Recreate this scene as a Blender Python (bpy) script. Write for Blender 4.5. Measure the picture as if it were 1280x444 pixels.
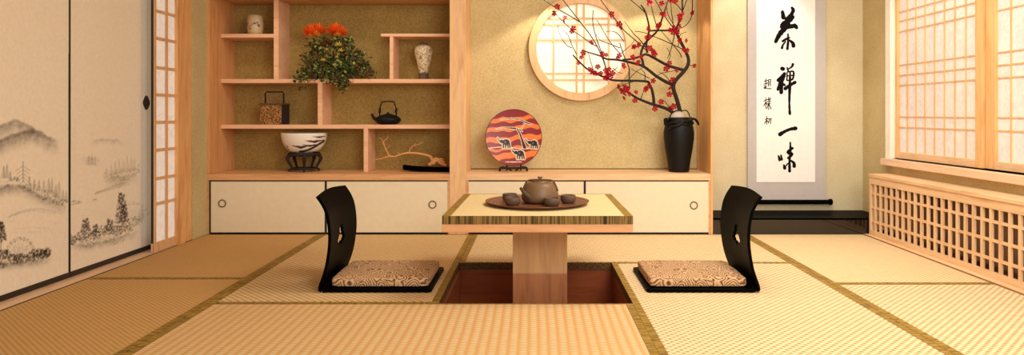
import bpy, bmesh, math, random
import numpy as np
from mathutils import Vector, Matrix, noise as mnoise

for o in list(bpy.data.objects): bpy.data.objects.remove(o)
scn = bpy.context.scene
COL = scn.collection
PI = math.pi
random.seed(7)

# ------------------------------------------------------------------ camera, world, lights
FPX, CH, VX, VY = 850.0, 0.82, 667.0, 142.0      # focal length (px of the 1280 frame), eye height, vanishing point
cam = bpy.data.cameras.new('camera'); camo = bpy.data.objects.new('camera', cam); COL.objects.link(camo)
camo.location = (0, 0, CH); camo.rotation_euler = (PI/2, 0, 0)
cam.sensor_width = 36; cam.lens = FPX/1280*36
cam.shift_x = -(VX-640)/1280; cam.shift_y = -(222-VY)/1280
scn.camera = camo
w = bpy.data.worlds.new('world'); scn.world = w; w.use_nodes = True
w.node_tree.nodes['Background'].inputs[0].default_value = (1.0, .96, .90, 1)
w.node_tree.nodes['Background'].inputs[1].default_value = .95
scn.view_settings.view_transform = 'Standard'; scn.view_settings.look = 'None'
scn.view_settings.gamma = 1; scn.view_settings.exposure = 0.12
scn.view_settings.use_curve_mapping = False

def lamp(kind, loc, power, color, target=None, size=.1, size_y=None, spot=None, blend=.3):
    d = bpy.data.lights.new('lamp', kind); o = bpy.data.objects.new(kind.lower()+'_lamp', d); COL.objects.link(o)
    o.location = loc; d.energy = power; d.color = color
    if kind == 'AREA':
        d.size = size
        if size_y: d.shape = 'RECTANGLE'; d.size_y = size_y
    else: d.shadow_soft_size = size
    if spot: d.spot_size = math.radians(spot); d.spot_blend = blend
    if target is not None:
        o.rotation_euler = (Vector(target)-Vector(loc)).to_track_quat('-Z', 'Y').to_euler()
    return o
WARM = (1.0, .86, .66)
FILL_WHITE = (1.0, .985, .95)
lamp('AREA', (1.15, 3.0, 2.34), 42, (1, .94, .83), (1.15, 3.0, 0), 1.1)            # square overhead light out of view, added to brighten the right side
lamp('AREA', (1.2, .5, 1.7), 52, FILL_WHITE, (1.5, 4.3, 0.2), 1.6, 1.3)                 # unseen soft fill added near the camera, standing in for daylight
lamp('SPOT', (.13, 4.74, 1.72), 10, WARM, (.13, 4.90, 0), .02, spot=112, blend=.25)   # alcove downlights
lamp('SPOT', (.85, 4.74, 1.72), 8, WARM, (.85, 4.88, 0), .02, spot=112, blend=.25)
lamp('SPOT', (1.62, 4.70, 2.2), 24, (1, .94, .84), (1.60, 4.9, 0), .03, spot=75, blend=.4)    # niche downlight
lamp('SPOT', (2.15, 4.1, 2.25), 18, (1, .94, .82), (2.0, 4.15, 0), .03, spot=85, blend=.4)
lamp('SPOT', (-1.35, 3.7, 2.3), 30, (1, .88, .70), (-1.4, 4.9, .9), .12, spot=75, blend=.9)  # unseen spot added to brighten the display shelves

# ------------------------------------------------------------------ pixel helpers (to read positions off the photograph)
def gp(x, y, z=0.0):                       # point on the horizontal plane z
    Y = (CH-z)*FPX/(y-VY); return ((x-VX)/FPX*Y, Y)
def yp(x, y, Y):                           # point on the upright plane at distance Y
    return ((x-VX)/FPX*Y, CH-(y-VY)/FPX*Y)
def sp(x, y, X):                           # (Y, Z) on a side wall at X
    Y = X*FPX/(x-VX); return (Y, CH-(y-VY)/FPX*Y)

# ------------------------------------------------------------------ materials
def s2l(c): return tuple(((v/255)/12.92 if v/255 <= .04045 else ((v/255+.055)/1.055)**2.4) for v in c)
MATS = {}
class NT:
    def __init__(s, name, rough=.6, spec=.5):
        s.m = bpy.data.materials.new(name); s.m.use_nodes = True; s.t = s.m.node_tree
        s.b = s.t.nodes['Principled BSDF']; s.b.inputs['Roughness'].default_value = rough
        s.b.inputs['Specular IOR Level'].default_value = spec
        s.tc = s.n('ShaderNodeTexCoord')
    def n(s, t, **k):
        x = s.t.nodes.new(t)
        for a, v in k.items(): setattr(x, a, v)
        return x
    def l(s, a, b): s.t.links.new(a, b)
    def mapping(s, scale, rot=(0,0,0)):
        m = s.n('ShaderNodeMapping'); m.inputs['Scale'].default_value = scale; m.inputs['Rotation'].default_value = rot
        s.l(s.tc.outputs['Object'], m.inputs[0]); return m.outputs[0]
    def noise(s, vec, scale, detail=3, dist=0, rough=.5):
        x = s.n('ShaderNodeTexNoise'); x.inputs['Scale'].default_value = scale; x.inputs['Detail'].default_value = detail
        x.inputs['Distortion'].default_value = dist; x.inputs['Roughness'].default_value = rough
        s.l(vec, x.inputs['Vector']); return x.outputs['Fac']
    def ramp(s, fac, stops):
        r = s.n('ShaderNodeValToRGB'); e = r.color_ramp.elements
        while len(e) < len(stops): e.new(.5)
        for el, (p, c) in zip(e, stops): el.position = p; el.color = (*s2l(c), 1)
        s.l(fac, r.inputs[0]); return r.outputs[0]
    def mix(s, fac, a, b, mode='MIX'):
        x = s.n('ShaderNodeMix', data_type='RGBA', blend_type=mode)
        for i, v in ((0, fac), (6, a), (7, b)):
            if hasattr(v, 'is_output'): s.l(v, x.inputs[i])
            elif i == 0: x.inputs[0].default_value = v
            else: x.inputs[i].default_value = (*s2l(v), 1)
        return x.outputs[2]
    def math(s, op, a, b=0.0, c=0.0):
        x = s.n('ShaderNodeMath', operation=op)
        for i, v in enumerate((a, b, c)):
            if hasattr(v, 'is_output'): s.l(v, x.inputs[i])
            else: x.inputs[i].default_value = v
        return x.outputs[0]
    def bump(s, h, strength=.3, dist=.002):
        x = s.n('ShaderNodeBump'); x.inputs['Strength'].default_value = strength; x.inputs['Distance'].default_value = dist
        s.l(h, x.inputs['Height']); s.l(x.outputs[0], s.b.inputs['Normal'])
    def col(s, c):
        if hasattr(c, 'is_output'): s.l(c, s.b.inputs['Base Color'])
        else: s.b.inputs['Base Color'].default_value = (*s2l(c), 1)

def plain(name, c, rough=.6, spec=.5, metal=0, coat=0):
    t = NT(name, rough, spec); t.col(c); t.b.inputs['Metallic'].default_value = metal
    t.b.inputs['Coat Weight'].default_value = coat
    v = t.noise(t.mapping((1,1,1)), 25, 3)
    t.col(t.mix(t.math('MULTIPLY', v, .25), c, tuple(k*.75 for k in c)))
    MATS[name] = t.m; return t.m

def wood(name, c, dark, axis='z', rough=.5, coat=0, fine=60):
    t = NT(name, rough, .4)
    sc = {'x': (1.2, 14, 14), 'y': (14, 1.2, 14), 'z': (14, 14, 1.2)}[axis]
    v = t.mapping(sc)
    a = t.noise(v, 1.6, 4, 1.2); b = t.noise(v, 9, 3)
    f = t.math('ADD', t.math('MULTIPLY', a, .65), t.math('MULTIPLY', b, .35))
    t.col(t.ramp(f, [(.32, dark), (.5, c), (.68, tuple(min(255, k*1.05) for k in c))]))
    t.b.inputs['Coat Weight'].default_value = coat
    t.bump(b, .06, .001)
    MATS[name] = t.m; return t.m

def plaster(name, c, dark, scale=140, bump=.5):
    t = NT(name, .9, .2); v = t.mapping((1,1,1))
    a = t.noise(v, scale, 4, 0, .7); b = t.noise(v, 6, 3)
    f = t.math('ADD', t.math('MULTIPLY', a, .8), t.math('MULTIPLY', b, .2))
    t.col(t.ramp(f, [(.36, dark), (.6, c)])); t.bump(a, bump, .002)
    MATS[name] = t.m; return t.m

HIN = (232, 194, 150)
wood('wood_x', HIN, (216, 170, 122), 'x'); wood('wood_y', HIN, (216, 170, 122), 'y'); wood('wood_z', HIN, (216, 170, 122), 'z')
wood('case_x', (218, 166, 116), (196, 136, 88), 'x'); wood('case_z', (214, 158, 104), (192, 130, 80), 'z')
wood('shelf_x', (236, 188, 150), (220, 164, 126), 'x')
wood('jamb_z', (226, 174, 116), (198, 132, 78), 'z')
wood('post_z', (232, 190, 140), (212, 160, 110), 'z')
wood('track_y', (234, 200, 166), (216, 176, 140), 'y')
wood('shoji_z', (222, 178, 132), (204, 152, 104), 'z'); wood('sash_z', (230, 182, 122), (212, 156, 98), 'z')
wood('pillar_z', (198, 152, 102), (184, 136, 88), 'z', .4, .2); wood('apron_x', (212, 160, 112), (196, 142, 96), 'x', .4, .2)
wood('pit_x', (150, 80, 46), (126, 62, 36), 'x', .3, .5); wood('redbrown_z', (172, 112, 72), (150, 92, 58), 'z', .35, .4)
wood('ceil_y', (214, 184, 142), (196, 160, 118), 'y')
plaster('plaster_tan', (208, 190, 144), (178, 158, 110)); plaster('plaster_olive', (178, 150, 88), (142, 114, 58), 90, .5)
plaster('plaster_pale', (222, 210, 176), (194, 178, 136)); plaster('plaster_alcove', (216, 198, 150), (188, 166, 114), 110)
plain('black_lacquer', (3, 3, 3), .5, .03); plain('black_iron', (12, 11, 11), .55, .25); plain('black_line', (26, 20, 18), .6)
plain('black_board', (26, 21, 19), .1, .6, coat=.3); plain('rail_black', (34, 26, 22), .4)
plain('door_cream', (240, 226, 196), .85, .2); plain('ring_brown', (116, 92, 60), .5)
plain('brass_dark', (58, 42, 28), .45, .5, .5)
plain('paper_white', (250, 248, 244), .9, .1); plain('mount_grey', (196, 190, 186), .85, .1); plain('ink', (14, 12, 12), .8, .1)
plain('mount_band', (216, 208, 200), .85, .1)
plain('clay', (120, 90, 60), .45, .45); plain('clay_dark', (92, 70, 50), .7, .3); plain('cup_clay', (98, 76, 58), .55, .3)
plain('branch_bark', (36, 18, 18), .8); plain('red_petal', (160, 14, 30), .7, .2); plain('red_dark', (120, 12, 20), .7, .2)
plain('drift_wood', (226, 160, 96), .7); plain('frame_white', (250, 246, 232), .6)
plain('leaf_dark', (62, 78, 38), .6, .3); plain('leaf_light', (156, 164, 84), .6, .3); plain('leaf_red', (112, 60, 34), .6, .3)
plain('orange_petal', (236, 96, 30), .7, .2); plain('yellow_petal', (232, 214, 110), .7, .2); plain('amber_petal', (250, 160, 60), .7, .2); plain('stem_green', (70, 84, 40), .7)
plain('ball_grey', (196, 182, 170), .7); plain('radiator', (118, 84, 58), .6); plain('steel_grille', (150, 120, 90), .5)

def vcol(name, rough=.6, spec=.4, fine=0):
    t = NT(name, rough, spec); a = t.n('ShaderNodeAttribute', attribute_name='Col')
    c = a.outputs['Color']
    if fine:
        n = t.noise(t.mapping((1,1,1)), fine, 3)
        c = t.mix(t.math('MULTIPLY', n, .22), c, (150, 110, 70), 'MULTIPLY')
    t.col(c); MATS[name] = t.m
vcol('painted_paper', .85, .15, 60); vcol('painted_ceramic', .3, .5); vcol('painted_plate', .35, .5)

def paper(name, c, em, emc, spots=True):
    t = NT(name, .9, .1); v = t.mapping((1,1,1))
    n = t.noise(v, 18, 4, 1.5)
    t.col(t.ramp(n, [(.35, tuple(k*.93 for k in c)), (.6, c)]))
    t.b.inputs['Emission Color'].default_value = (*s2l(emc), 1); t.b.inputs['Emission Strength'].default_value = em
    MATS[name] = t.m
paper('paper_window', (226, 218, 210), .15, (255, 240, 228)); paper('paper_round', (250, 244, 228), .30, (255, 246, 218))
paper('paper_shoji', (240, 236, 230), .18, (245, 238, 232))

def tatami(name, direction, base, dark, fx=85.0, fy=120.0, big=0.0):
    t = NT(name, .75, .25); v = t.n('ShaderNodeSeparateXYZ'); t.l(t.tc.outputs['Object'], v.inputs[0])
    X, Y = v.outputs[0], v.outputs[1]
    if direction == 'y': X, Y = Y, X
    a = t.math('SINE', t.math('MULTIPLY', X, fx*2*PI)); 
    sh = t.math('MULTIPLY', t.math('SIGN', a), PI/2)
    b = t.math('SINE', t.math('ADD', t.math('MULTIPLY', Y, fy*2*PI), sh))
    f = t.math('MULTIPLY_ADD', t.math('MULTIPLY', t.math('ABSOLUTE', a), b), .5, .5)
    n = t.noise(t.mapping((30, 30, 1)) , 1.0, 3); n2 = t.noise(t.mapping((1, 1, 1)), 2.2, 3)
    f2 = t.math('ADD', t.math('MULTIPLY', f, .75), t.math('MULTIPLY', n, .25))
    c = t.ramp(f2, [(.15, dark), (.6, base), (1, tuple(min(255, k*1.03) for k in base))])
    if big:
        g = t.math('MULTIPLY_ADD', t.math('SINE', t.math('ADD', t.math('MULTIPLY', X, big*2*PI), t.math('MULTIPLY', n2, 1.5))), .5, .5)
        c = t.mix(t.math('MULTIPLY', t.math('POWER', g, 1.6), .8), c, (205, 150, 84))
    c = t.mix(t.math('MULTIPLY', n2, .18), c, (206, 168, 106))
    t.col(c); t.bump(f2, .35, .002); MATS[name] = t.m
TB, TD = (233, 211, 168), (164, 122, 76)
tatami('tatami_y', 'x', (226, 198, 148), (158, 114, 64), 30, 30)
tatami('tatami_x', 'y', TB, TD, 30, 30)
tatami('tatami_shade', 'x', (208, 168, 108), (170, 124, 70), 40, 44)   # left row: shade of the left floor put into the browner rush colour
tatami('tatami_fine', 'x', TB, (190, 150, 98), 40, 44)
tatami('tatami_big', 'x', (226, 202, 156), (188, 148, 94), 14, 60, 28)
tatami('tatami_table', 'x', (236, 218, 168), (208, 178, 120), 90, 90)

def hem(name, a, b, axis):
    t = NT(name, .7, .3); 
    sc = (1, 1, 1)
    n = t.noise(t.mapping((18, 130, 130) if axis == 'x' else (130, 18, 130)), 1, 3, .5)
    t.col(t.ramp(n, [(.35, a), (.62, b)])); t.bump(n, .2, .001); MATS[name] = t.m
hem('hem_x', (104, 78, 26), (172, 138, 58), 'y'); hem('hem_y', (104, 78, 26), (172, 138, 58), 'x')
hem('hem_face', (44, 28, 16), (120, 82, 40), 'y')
def brocade():                             # striped green-brown band round the table mat
    t = NT('table_hem', .7, .3); v = t.mapping((90, 90, 2))
    n = t.noise(v, 1, 4, 0, .7)
    t.col(t.ramp(n, [(.36, (40, 28, 16)), (.48, (96, 76, 34)), (.56, (150, 118, 60)), (.66, (66, 52, 24))])); MATS['table_hem'] = t.m
brocade()
def zabuton():
    t = NT('brocade_cushion', .8, .2)
    v = t.mapping((1, 1, 1)); x = t.n('ShaderNodeTexVoronoi', feature='F1'); x.inputs['Scale'].default_value = 16
    d = t.n('ShaderNodeVectorMath', operation='ADD'); nn = t.n('ShaderNodeTexNoise'); nn.inputs['Scale'].default_value = 12
    t.l(v, nn.inputs['Vector']); sc = t.n('ShaderNodeVectorMath', operation='SCALE'); t.l(nn.outputs['Color'], sc.inputs[0]); sc.inputs['Scale'].default_value = .03
    t.l(v, d.inputs[0]); t.l(sc.outputs[0], d.inputs[1]); t.l(d.outputs[0], x.inputs['Vector'])
    s_ = t.math('MULTIPLY_ADD', t.math('SINE', t.math('MULTIPLY', x.outputs['Distance'], 46)), .5, .5)
    n = t.noise(v, 60, 3)
    f = t.math('ADD', t.math('MULTIPLY', s_, .7), t.math('MULTIPLY', n, .4))
    t.col(t.ramp(f, [(.2, (96, 62, 38)), (.42, (172, 130, 90)), (.8, (216, 180, 138))])); t.bump(f, .25, .002)
    MATS['brocade_cushion'] = t.m
zabuton()
def gold_box():
    t = NT('woven_gold', .5, .4); x = t.n('ShaderNodeTexVoronoi'); x.inputs['Scale'].default_value = 90
    t.l(t.mapping((1,1,1)), x.inputs['Vector'])
    t.col(t.ramp(x.outputs['Distance'], [(.1, (206, 156, 86)), (.6, (108, 66, 30))])); t.bump(x.outputs['Distance'], .6, .004); MATS['woven_gold'] = t.m
gold_box()
def tray_mat():
    t = NT('tray_weave', .45, .4); x = t.n('ShaderNodeTexWave', wave_type='RINGS', rings_direction='Z'); x.inputs['Scale'].default_value = 30
    x.inputs['Distortion'].default_value = 1.5
    t.l(t.mapping((1,1,1)), x.inputs['Vector'])
    t.col(t.ramp(x.outputs['Fac'], [(.1, (74, 36, 24)), (.8, (142, 88, 58))])); t.bump(x.outputs['Fac'], .4, .002); MATS['tray_weave'] = t.m
tray_mat()
def speck_vase():
    t = NT('crackle_ceramic', .4, .5); n = t.noise(t.mapping((1,1,1)), 70, 4, 1)
    t.col(t.ramp(n, [(.38, (150, 118, 78)), (.52, (222, 204, 168)), (.7, (236, 224, 196))])); MATS['crackle_ceramic'] = t.m
speck_vase()
M = MATS

# ------------------------------------------------------------------ mesh helpers (all builders work in world coordinates)
def BM(): return bmesh.new()
def bx(bm, x0, x1, y0, y1, z0, z1, mi=0):
    x0, x1 = sorted((x0, x1)); y0, y1 = sorted((y0, y1)); z0, z1 = sorted((z0, z1))
    v = [bm.verts.new(p) for p in ((x0,y0,z0),(x1,y0,z0),(x1,y1,z0),(x0,y1,z0),(x0,y0,z1),(x1,y0,z1),(x1,y1,z1),(x0,y1,z1))]
    for f in ((3,2,1,0),(4,5,6,7),(0,1,5,4),(1,2,6,5),(2,3,7,6),(3,0,4,7)):
        q = bm.faces.new([v[i] for i in f]); q.material_index = mi
    return bm
def box(*a): return bx(BM(), *a)
def slab(bm, quad, z0, z1, mi=0):          # quad: four (x, y) counter-clockwise
    n = len(quad)
    lo = [bm.verts.new((p[0], p[1], z0)) for p in quad]; hi = [bm.verts.new((p[0], p[1], z1)) for p in quad]
    fs = [bm.faces.new(lo[::-1]), bm.faces.new(hi)] + [bm.faces.new((lo[i], lo[(i+1)%n], hi[(i+1)%n], hi[i])) for i in range(n)]
    for f in fs: f.material_index = mi
    return bm
def lathe(bm, prof, cx, cy, seg=32, sx=1, sy=1, mi=0):
    rings = []
    for r, z in prof:
        if r < 1e-5: rings.append([bm.verts.new((cx, cy, z))])
        else: rings.append([bm.verts.new((cx+r*sx*math.cos(2*PI*k/seg), cy+r*sy*math.sin(2*PI*k/seg), z)) for k in range(seg)])
    for a, b in zip(rings, rings[1:]):
        for k in range(seg):
            k2 = (k+1) % seg
            if len(a) == 1 and len(b) == 1: continue
            if len(a) == 1: f = bm.faces.new((a[0], b[k2], b[k]))
            elif len(b) == 1: f = bm.faces.new((a[k], a[k2], b[0]))
            else: f = bm.faces.new((a[k], a[k2], b[k2], b[k]))
            f.material_index = mi
    return bm
def smooth_pts(pts, n=4):                  # Catmull-Rom through (vector, radius)
    out = []
    P = [pts[0]] + list(pts) + [pts[-1]]
    for i in range(1, len(P)-2):
        for k in range(n):
            t = k/n; q = []
            for c in range(len(P[0])):
                a, b, d, e = P[i-1][c], P[i][c], P[i+1][c], P[i+2][c]
                q.append(.5*(2*b+(d-a)*t+(2*a-5*b+4*d-e)*t*t+(3*b-a-3*d+e)*t**3))
            out.append(tuple(q))
    out.append(tuple(pts[-1])); return out
def tube(bm, pts, seg=8, smooth=4, mi=0):  # pts: (x, y, z, r)
    if smooth: pts = smooth_pts(pts, smooth)
    prev = None; rings = []; ref = None
    for i, p in enumerate(pts):
        a = Vector(pts[max(i-1, 0)][:3]); b = Vector(pts[min(i+1, len(pts)-1)][:3])
        d = (b-a)
        d = d.normalized() if d.length > 1e-9 else Vector((0, 0, 1))
        if ref is None: ref = d.orthogonal().normalized()
        ref = (ref - d*ref.dot(d))
        ref = ref.normalized() if ref.length > 1e-6 else d.orthogonal().normalized()
        u = ref; v = d.cross(u)
        rings.append([bm.verts.new(Vector(p[:3]) + (u*math.cos(2*PI*k/seg)+v*math.sin(2*PI*k/seg))*max(p[3], 1e-4)) for k in range(seg)])
    for a, b in zip(rings, rings[1:]):
        for k in range(seg):
            f = bm.faces.new((a[k], a[(k+1)%seg], b[(k+1)%seg], b[k])); f.material_index = mi
    for f in (bm.faces.new(rings[0][::-1]), bm.faces.new(rings[-1])): f.material_index = mi
    return bm

def origin_of(o):
    v = Vector((0, 0, 0))
    while o: v += o.location; o = o.parent
    return v
def obj(name, bm, mats, parent=None, bevel=0, smooth=False, origin=None):
    bmesh.ops.recalc_face_normals(bm, faces=bm.faces[:])
    if parent is not None: off = origin_of(parent); loc = Vector((0, 0, 0))
    elif origin is not None: off = Vector(origin); loc = off
    else:
        c = [v.co for v in bm.verts]
        lo = [min(v[i] for v in c) for i in range(3)]; hi = [max(v[i] for v in c) for i in range(3)]
        off = Vector(((lo[0]+hi[0])/2, (lo[1]+hi[1])/2, lo[2])); loc = off
    for v in bm.verts: v.co -= off
    me = bpy.data.meshes.new(name); bm.to_mesh(me); bm.free()
    for m in (mats if isinstance(mats, (list, tuple)) else [mats]): me.materials.append(M[m])
    o = bpy.data.objects.new(name, me); COL.objects.link(o); o.location = loc
    if parent is not None: o.parent = parent
    if smooth: me.polygons.foreach_set('use_smooth', [True]*len(me.polygons))
    if bevel:
        b = o.modifiers.new('bevel', 'BEVEL'); b.width = bevel; b.segments = 2; b.limit_method = 'ANGLE'
    return o
def tag(o, label=None, cat=None, group=None, kind=None):
    if label: o['label'] = label
    if cat: o['category'] = cat
    if group: o['group'] = group
    if kind: o['kind'] = kind
    return o
def thing(name, label, cat, loc, group=None):
    o = bpy.data.objects.new(name, None); COL.objects.link(o); o.location = loc; o.empty_display_size = .05
    return tag(o, label, cat, group)
def struct_root(name, loc):
    o = bpy.data.objects.new(name, None); COL.objects.link(o); o.location = loc; o['kind'] = 'structure'; return o
def struct(name, bm, m, bevel=0): return tag(obj(name, bm, m, None, bevel, origin=(0,0,0)), kind='structure')
def paint(o, fn):
    me = o.data; a = me.color_attributes.new('Col', 'FLOAT_COLOR', 'POINT')
    off = origin_of(o)
    buf = []
    for v in me.vertices:
        c = s2l(fn(v.co+off)); buf += [c[0], c[1], c[2], 1]
    a.data.foreach_set('color', buf)

# ------------------------------------------------------------------ room shell
YF, YB = 4.616, 5.0          # front plane of the built-ins, back wall
XL, XR = -2.216, 2.42
PX0, PX1, PY0, PY1 = -.388, .425, 2.917, 3.742     # the pit
b = BM()
for q in ((-2.9, PX0-.03, -.6, 5.3), (PX1+.03, 2.9, -.6, 5.3), (PX0-.03, PX1+.03, -.6, PY0-.03), (PX0-.03, PX1+.03, PY1+.03, 5.3)):
    bx(b, q[0], q[1], q[2], q[3], -.16, -.042)
struct('floor', b, 'wood_x')
b = BM(); bx(b, -2.9, 2.9, -.6, 5.35, 2.42, 2.5)
struct('ceiling', b, 'ceil_y')
b = BM(); bx(b, -2.9, 2.9, 5.06, 5.2, -.042, 2.42)
struct('wall_back', b, 'plaster_tan')
b = BM()     # left wall: behind the sliding doors, above them and the short plastered piece by the shelves
bx(b, -2.9, -2.42, -.6, 5.06, -.042, 2.42); bx(b, -2.42, XL-.012, -.6, 4.42, 1.80, 2.42); bx(b, -2.42, XL, 4.42, 4.614, -.0, 2.42)
struct('wall_left', b, 'plaster_tan')
b = BM()     # right wall with the window opening
WZ0, WZ1, WY0, WY1 = .515, 1.72, 1.2, 4.652
bx(b, XR, 2.62, WY1, 5.06, -.042, 2.42); bx(b, XR, 2.62, -.6, WY1, -.042, WZ0); bx(b, XR, 2.62, -.6, WY1, WZ1, 2.42); bx(b, XR, 2.62, -.6, WY0, WZ0, WZ1)
struct('wall_right', b, 'plaster_tan')
b = BM()     # walls of the niche and of the round-window recess
bx(b, 1.2165, XR, 5.0, 5.06, 0, 2.42)
struct('wall_niche', b, 'plaster_pale')
b = BM(); bx(b, -.575, 1.212, 5.02, 5.058, .415, 1.98)
struct('wall_alcove', b, 'plaster_alcove')
b = BM(); bx(b, -2.9, 1.2165, YF, 5.06, 1.98, 2.42)                     # bulkhead over the built-ins
struct('wall_bulkhead', b, 'plaster_tan')
b = BM(); bx(b, -2.43, -2.227, YF, 5.06, -.042, 1.98)
struct('wall_left_return', b, 'plaster_tan')

# posts and jambs
o = struct('trim_1', bx(bx(BM(), XL-.10, XL, 4.236, 4.326, -.04, 1.80), XL-.10, XL-.006, 4.326, 4.42, -.04, 1.80), 'jamb_z', .003)
struct('trim_2', box(-.570, -.4616, YF-.004, 5.02, 0, 1.98), 'post_z', .003)
struct('trim_3', box(1.2015, 1.2165, YF-.004, 5.0, .0, 1.98), 'jamb_z', .002)

# ------------------------------------------------------------------ tatami mats
def hemmed(name, label, quad, sides, mat, group='tatami mats of the floor', z1=0.0):
    """quad: 4 (x,y) ccw from the near left; sides: indices of edges with a hem and its width"""
    c = (sum(p[0] for p in quad)/4, sum(p[1] for p in quad)/4)
    t = thing(name, label, 'tatami mat', (c[0], c[1], -.04))
    obj('woven_rush', slab(BM(), [(p[0]+(c[0]-p[0])/abs(c[0]-p[0])*.002, p[1]+(c[1]-p[1])/abs(c[1]-p[1])*.002) for p in quad], -.04, z1-.0012), mat, t)
    q = [Vector((p[0], p[1])) for p in quad]
    for i, wd in sides.items():
        a, b_ = q[i], q[(i+1) % 4]; d = (b_-a).normalized(); n = Vector((-d.y, d.x))   # inward
        # the hem wraps over the mat's edge
        if i in (0, 2): a = a+d*(sides.get((i-1) % 4, 0)+.0002); b_ = b_-d*(sides.get((i+1) % 4, 0)+.0002)
        s = slab(BM(), [a, b_, b_+n*wd, a+n*wd], -.039, z1)
        bmesh.ops.recalc_face_normals(s, faces=s.faces[:])
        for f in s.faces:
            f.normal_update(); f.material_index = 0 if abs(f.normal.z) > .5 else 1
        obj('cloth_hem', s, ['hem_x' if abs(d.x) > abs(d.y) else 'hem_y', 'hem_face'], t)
    return t
e = .0006
LT0, LT1 = -1.398, -1.436                # left long seam, near and far
def lx(Y): return LT0 + (LT1-LT0)*(Y-2.3)/2.3
hemmed('tatami_mat', 'far left tatami mat running up to the post beside the display shelves', [(XL, 3.385), (lx(3.385)-e, 3.385), (lx(YF)-e, YF), (XL, YF)], {0: .02, 1: .031}, 'tatami_shade')
hemmed('tatami_mat', 'near left tatami mat along the painted sliding doors', [(XL, 1.56), (lx(1.56)-e, 1.56), (lx(3.385)-e, 3.384), (XL, 3.384)], {1: .031, 2: .018}, 'tatami_shade')
hemmed('tatami_mat', 'tatami mat under the left legless chair, left of the floor pit', [(lx(2.935)+e, 2.935), (-.411, 2.935), (-.411, YF), (lx(YF)+e, YF)], {0: .026, 1: .033, 3: .031}, 'tatami_y')
hemmed('tatami_mat', 'wide tatami mat behind the floor pit, in front of the low cabinets', [(-.4095, 3.738), (1.4325, 3.738), (1.4325, YF), (-.4095, YF)], {0: .02, 3: .031, 1: .031}, 'tatami_x')
hemmed('tatami_mat', 'wide tatami mat with coarse stripes in front of the floor pit', [(lx(2.02)+e, 2.02), (.4275, 2.02), (.4275, 2.9335), (lx(2.93)+e, 2.9335)], {1: .031, 3: .031, 2: .007}, 'tatami_big')
hemmed('tatami_mat', 'tatami mat under the right legless chair, right of the floor pit', [(.4285, 1.9), (1.4325, 1.9), (1.4325, 3.737), (.4285, 3.737)], {1: .031, 2: .016, 3: .031}, 'tatami_x')
hemmed('tatami_mat', 'far right tatami mat in front of the black scroll platform', [(1.434, 3.28), (2.215, 3.28), (2.235, YF), (1.434, YF)], {0: .022, 3: .031}, 'tatami_fine')
hemmed('tatami_mat', 'near right tatami mat below the wooden radiator grille', [(1.434, 1.46), (2.188, 1.46), (2.2145, 3.279), (1.434, 3.279)], {2: .018, 3: .031}, 'tatami_x')
# the pit
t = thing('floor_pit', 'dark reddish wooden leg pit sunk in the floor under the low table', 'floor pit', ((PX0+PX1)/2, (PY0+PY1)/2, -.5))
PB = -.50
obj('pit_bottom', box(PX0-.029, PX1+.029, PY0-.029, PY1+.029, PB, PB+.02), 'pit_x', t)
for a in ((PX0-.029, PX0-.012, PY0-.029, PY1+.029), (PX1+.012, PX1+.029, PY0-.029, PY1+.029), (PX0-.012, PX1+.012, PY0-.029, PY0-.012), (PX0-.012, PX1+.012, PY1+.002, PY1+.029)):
    obj('pit_wall', box(*a, PB+.02, -.0415), 'pit_x', t)

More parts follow.
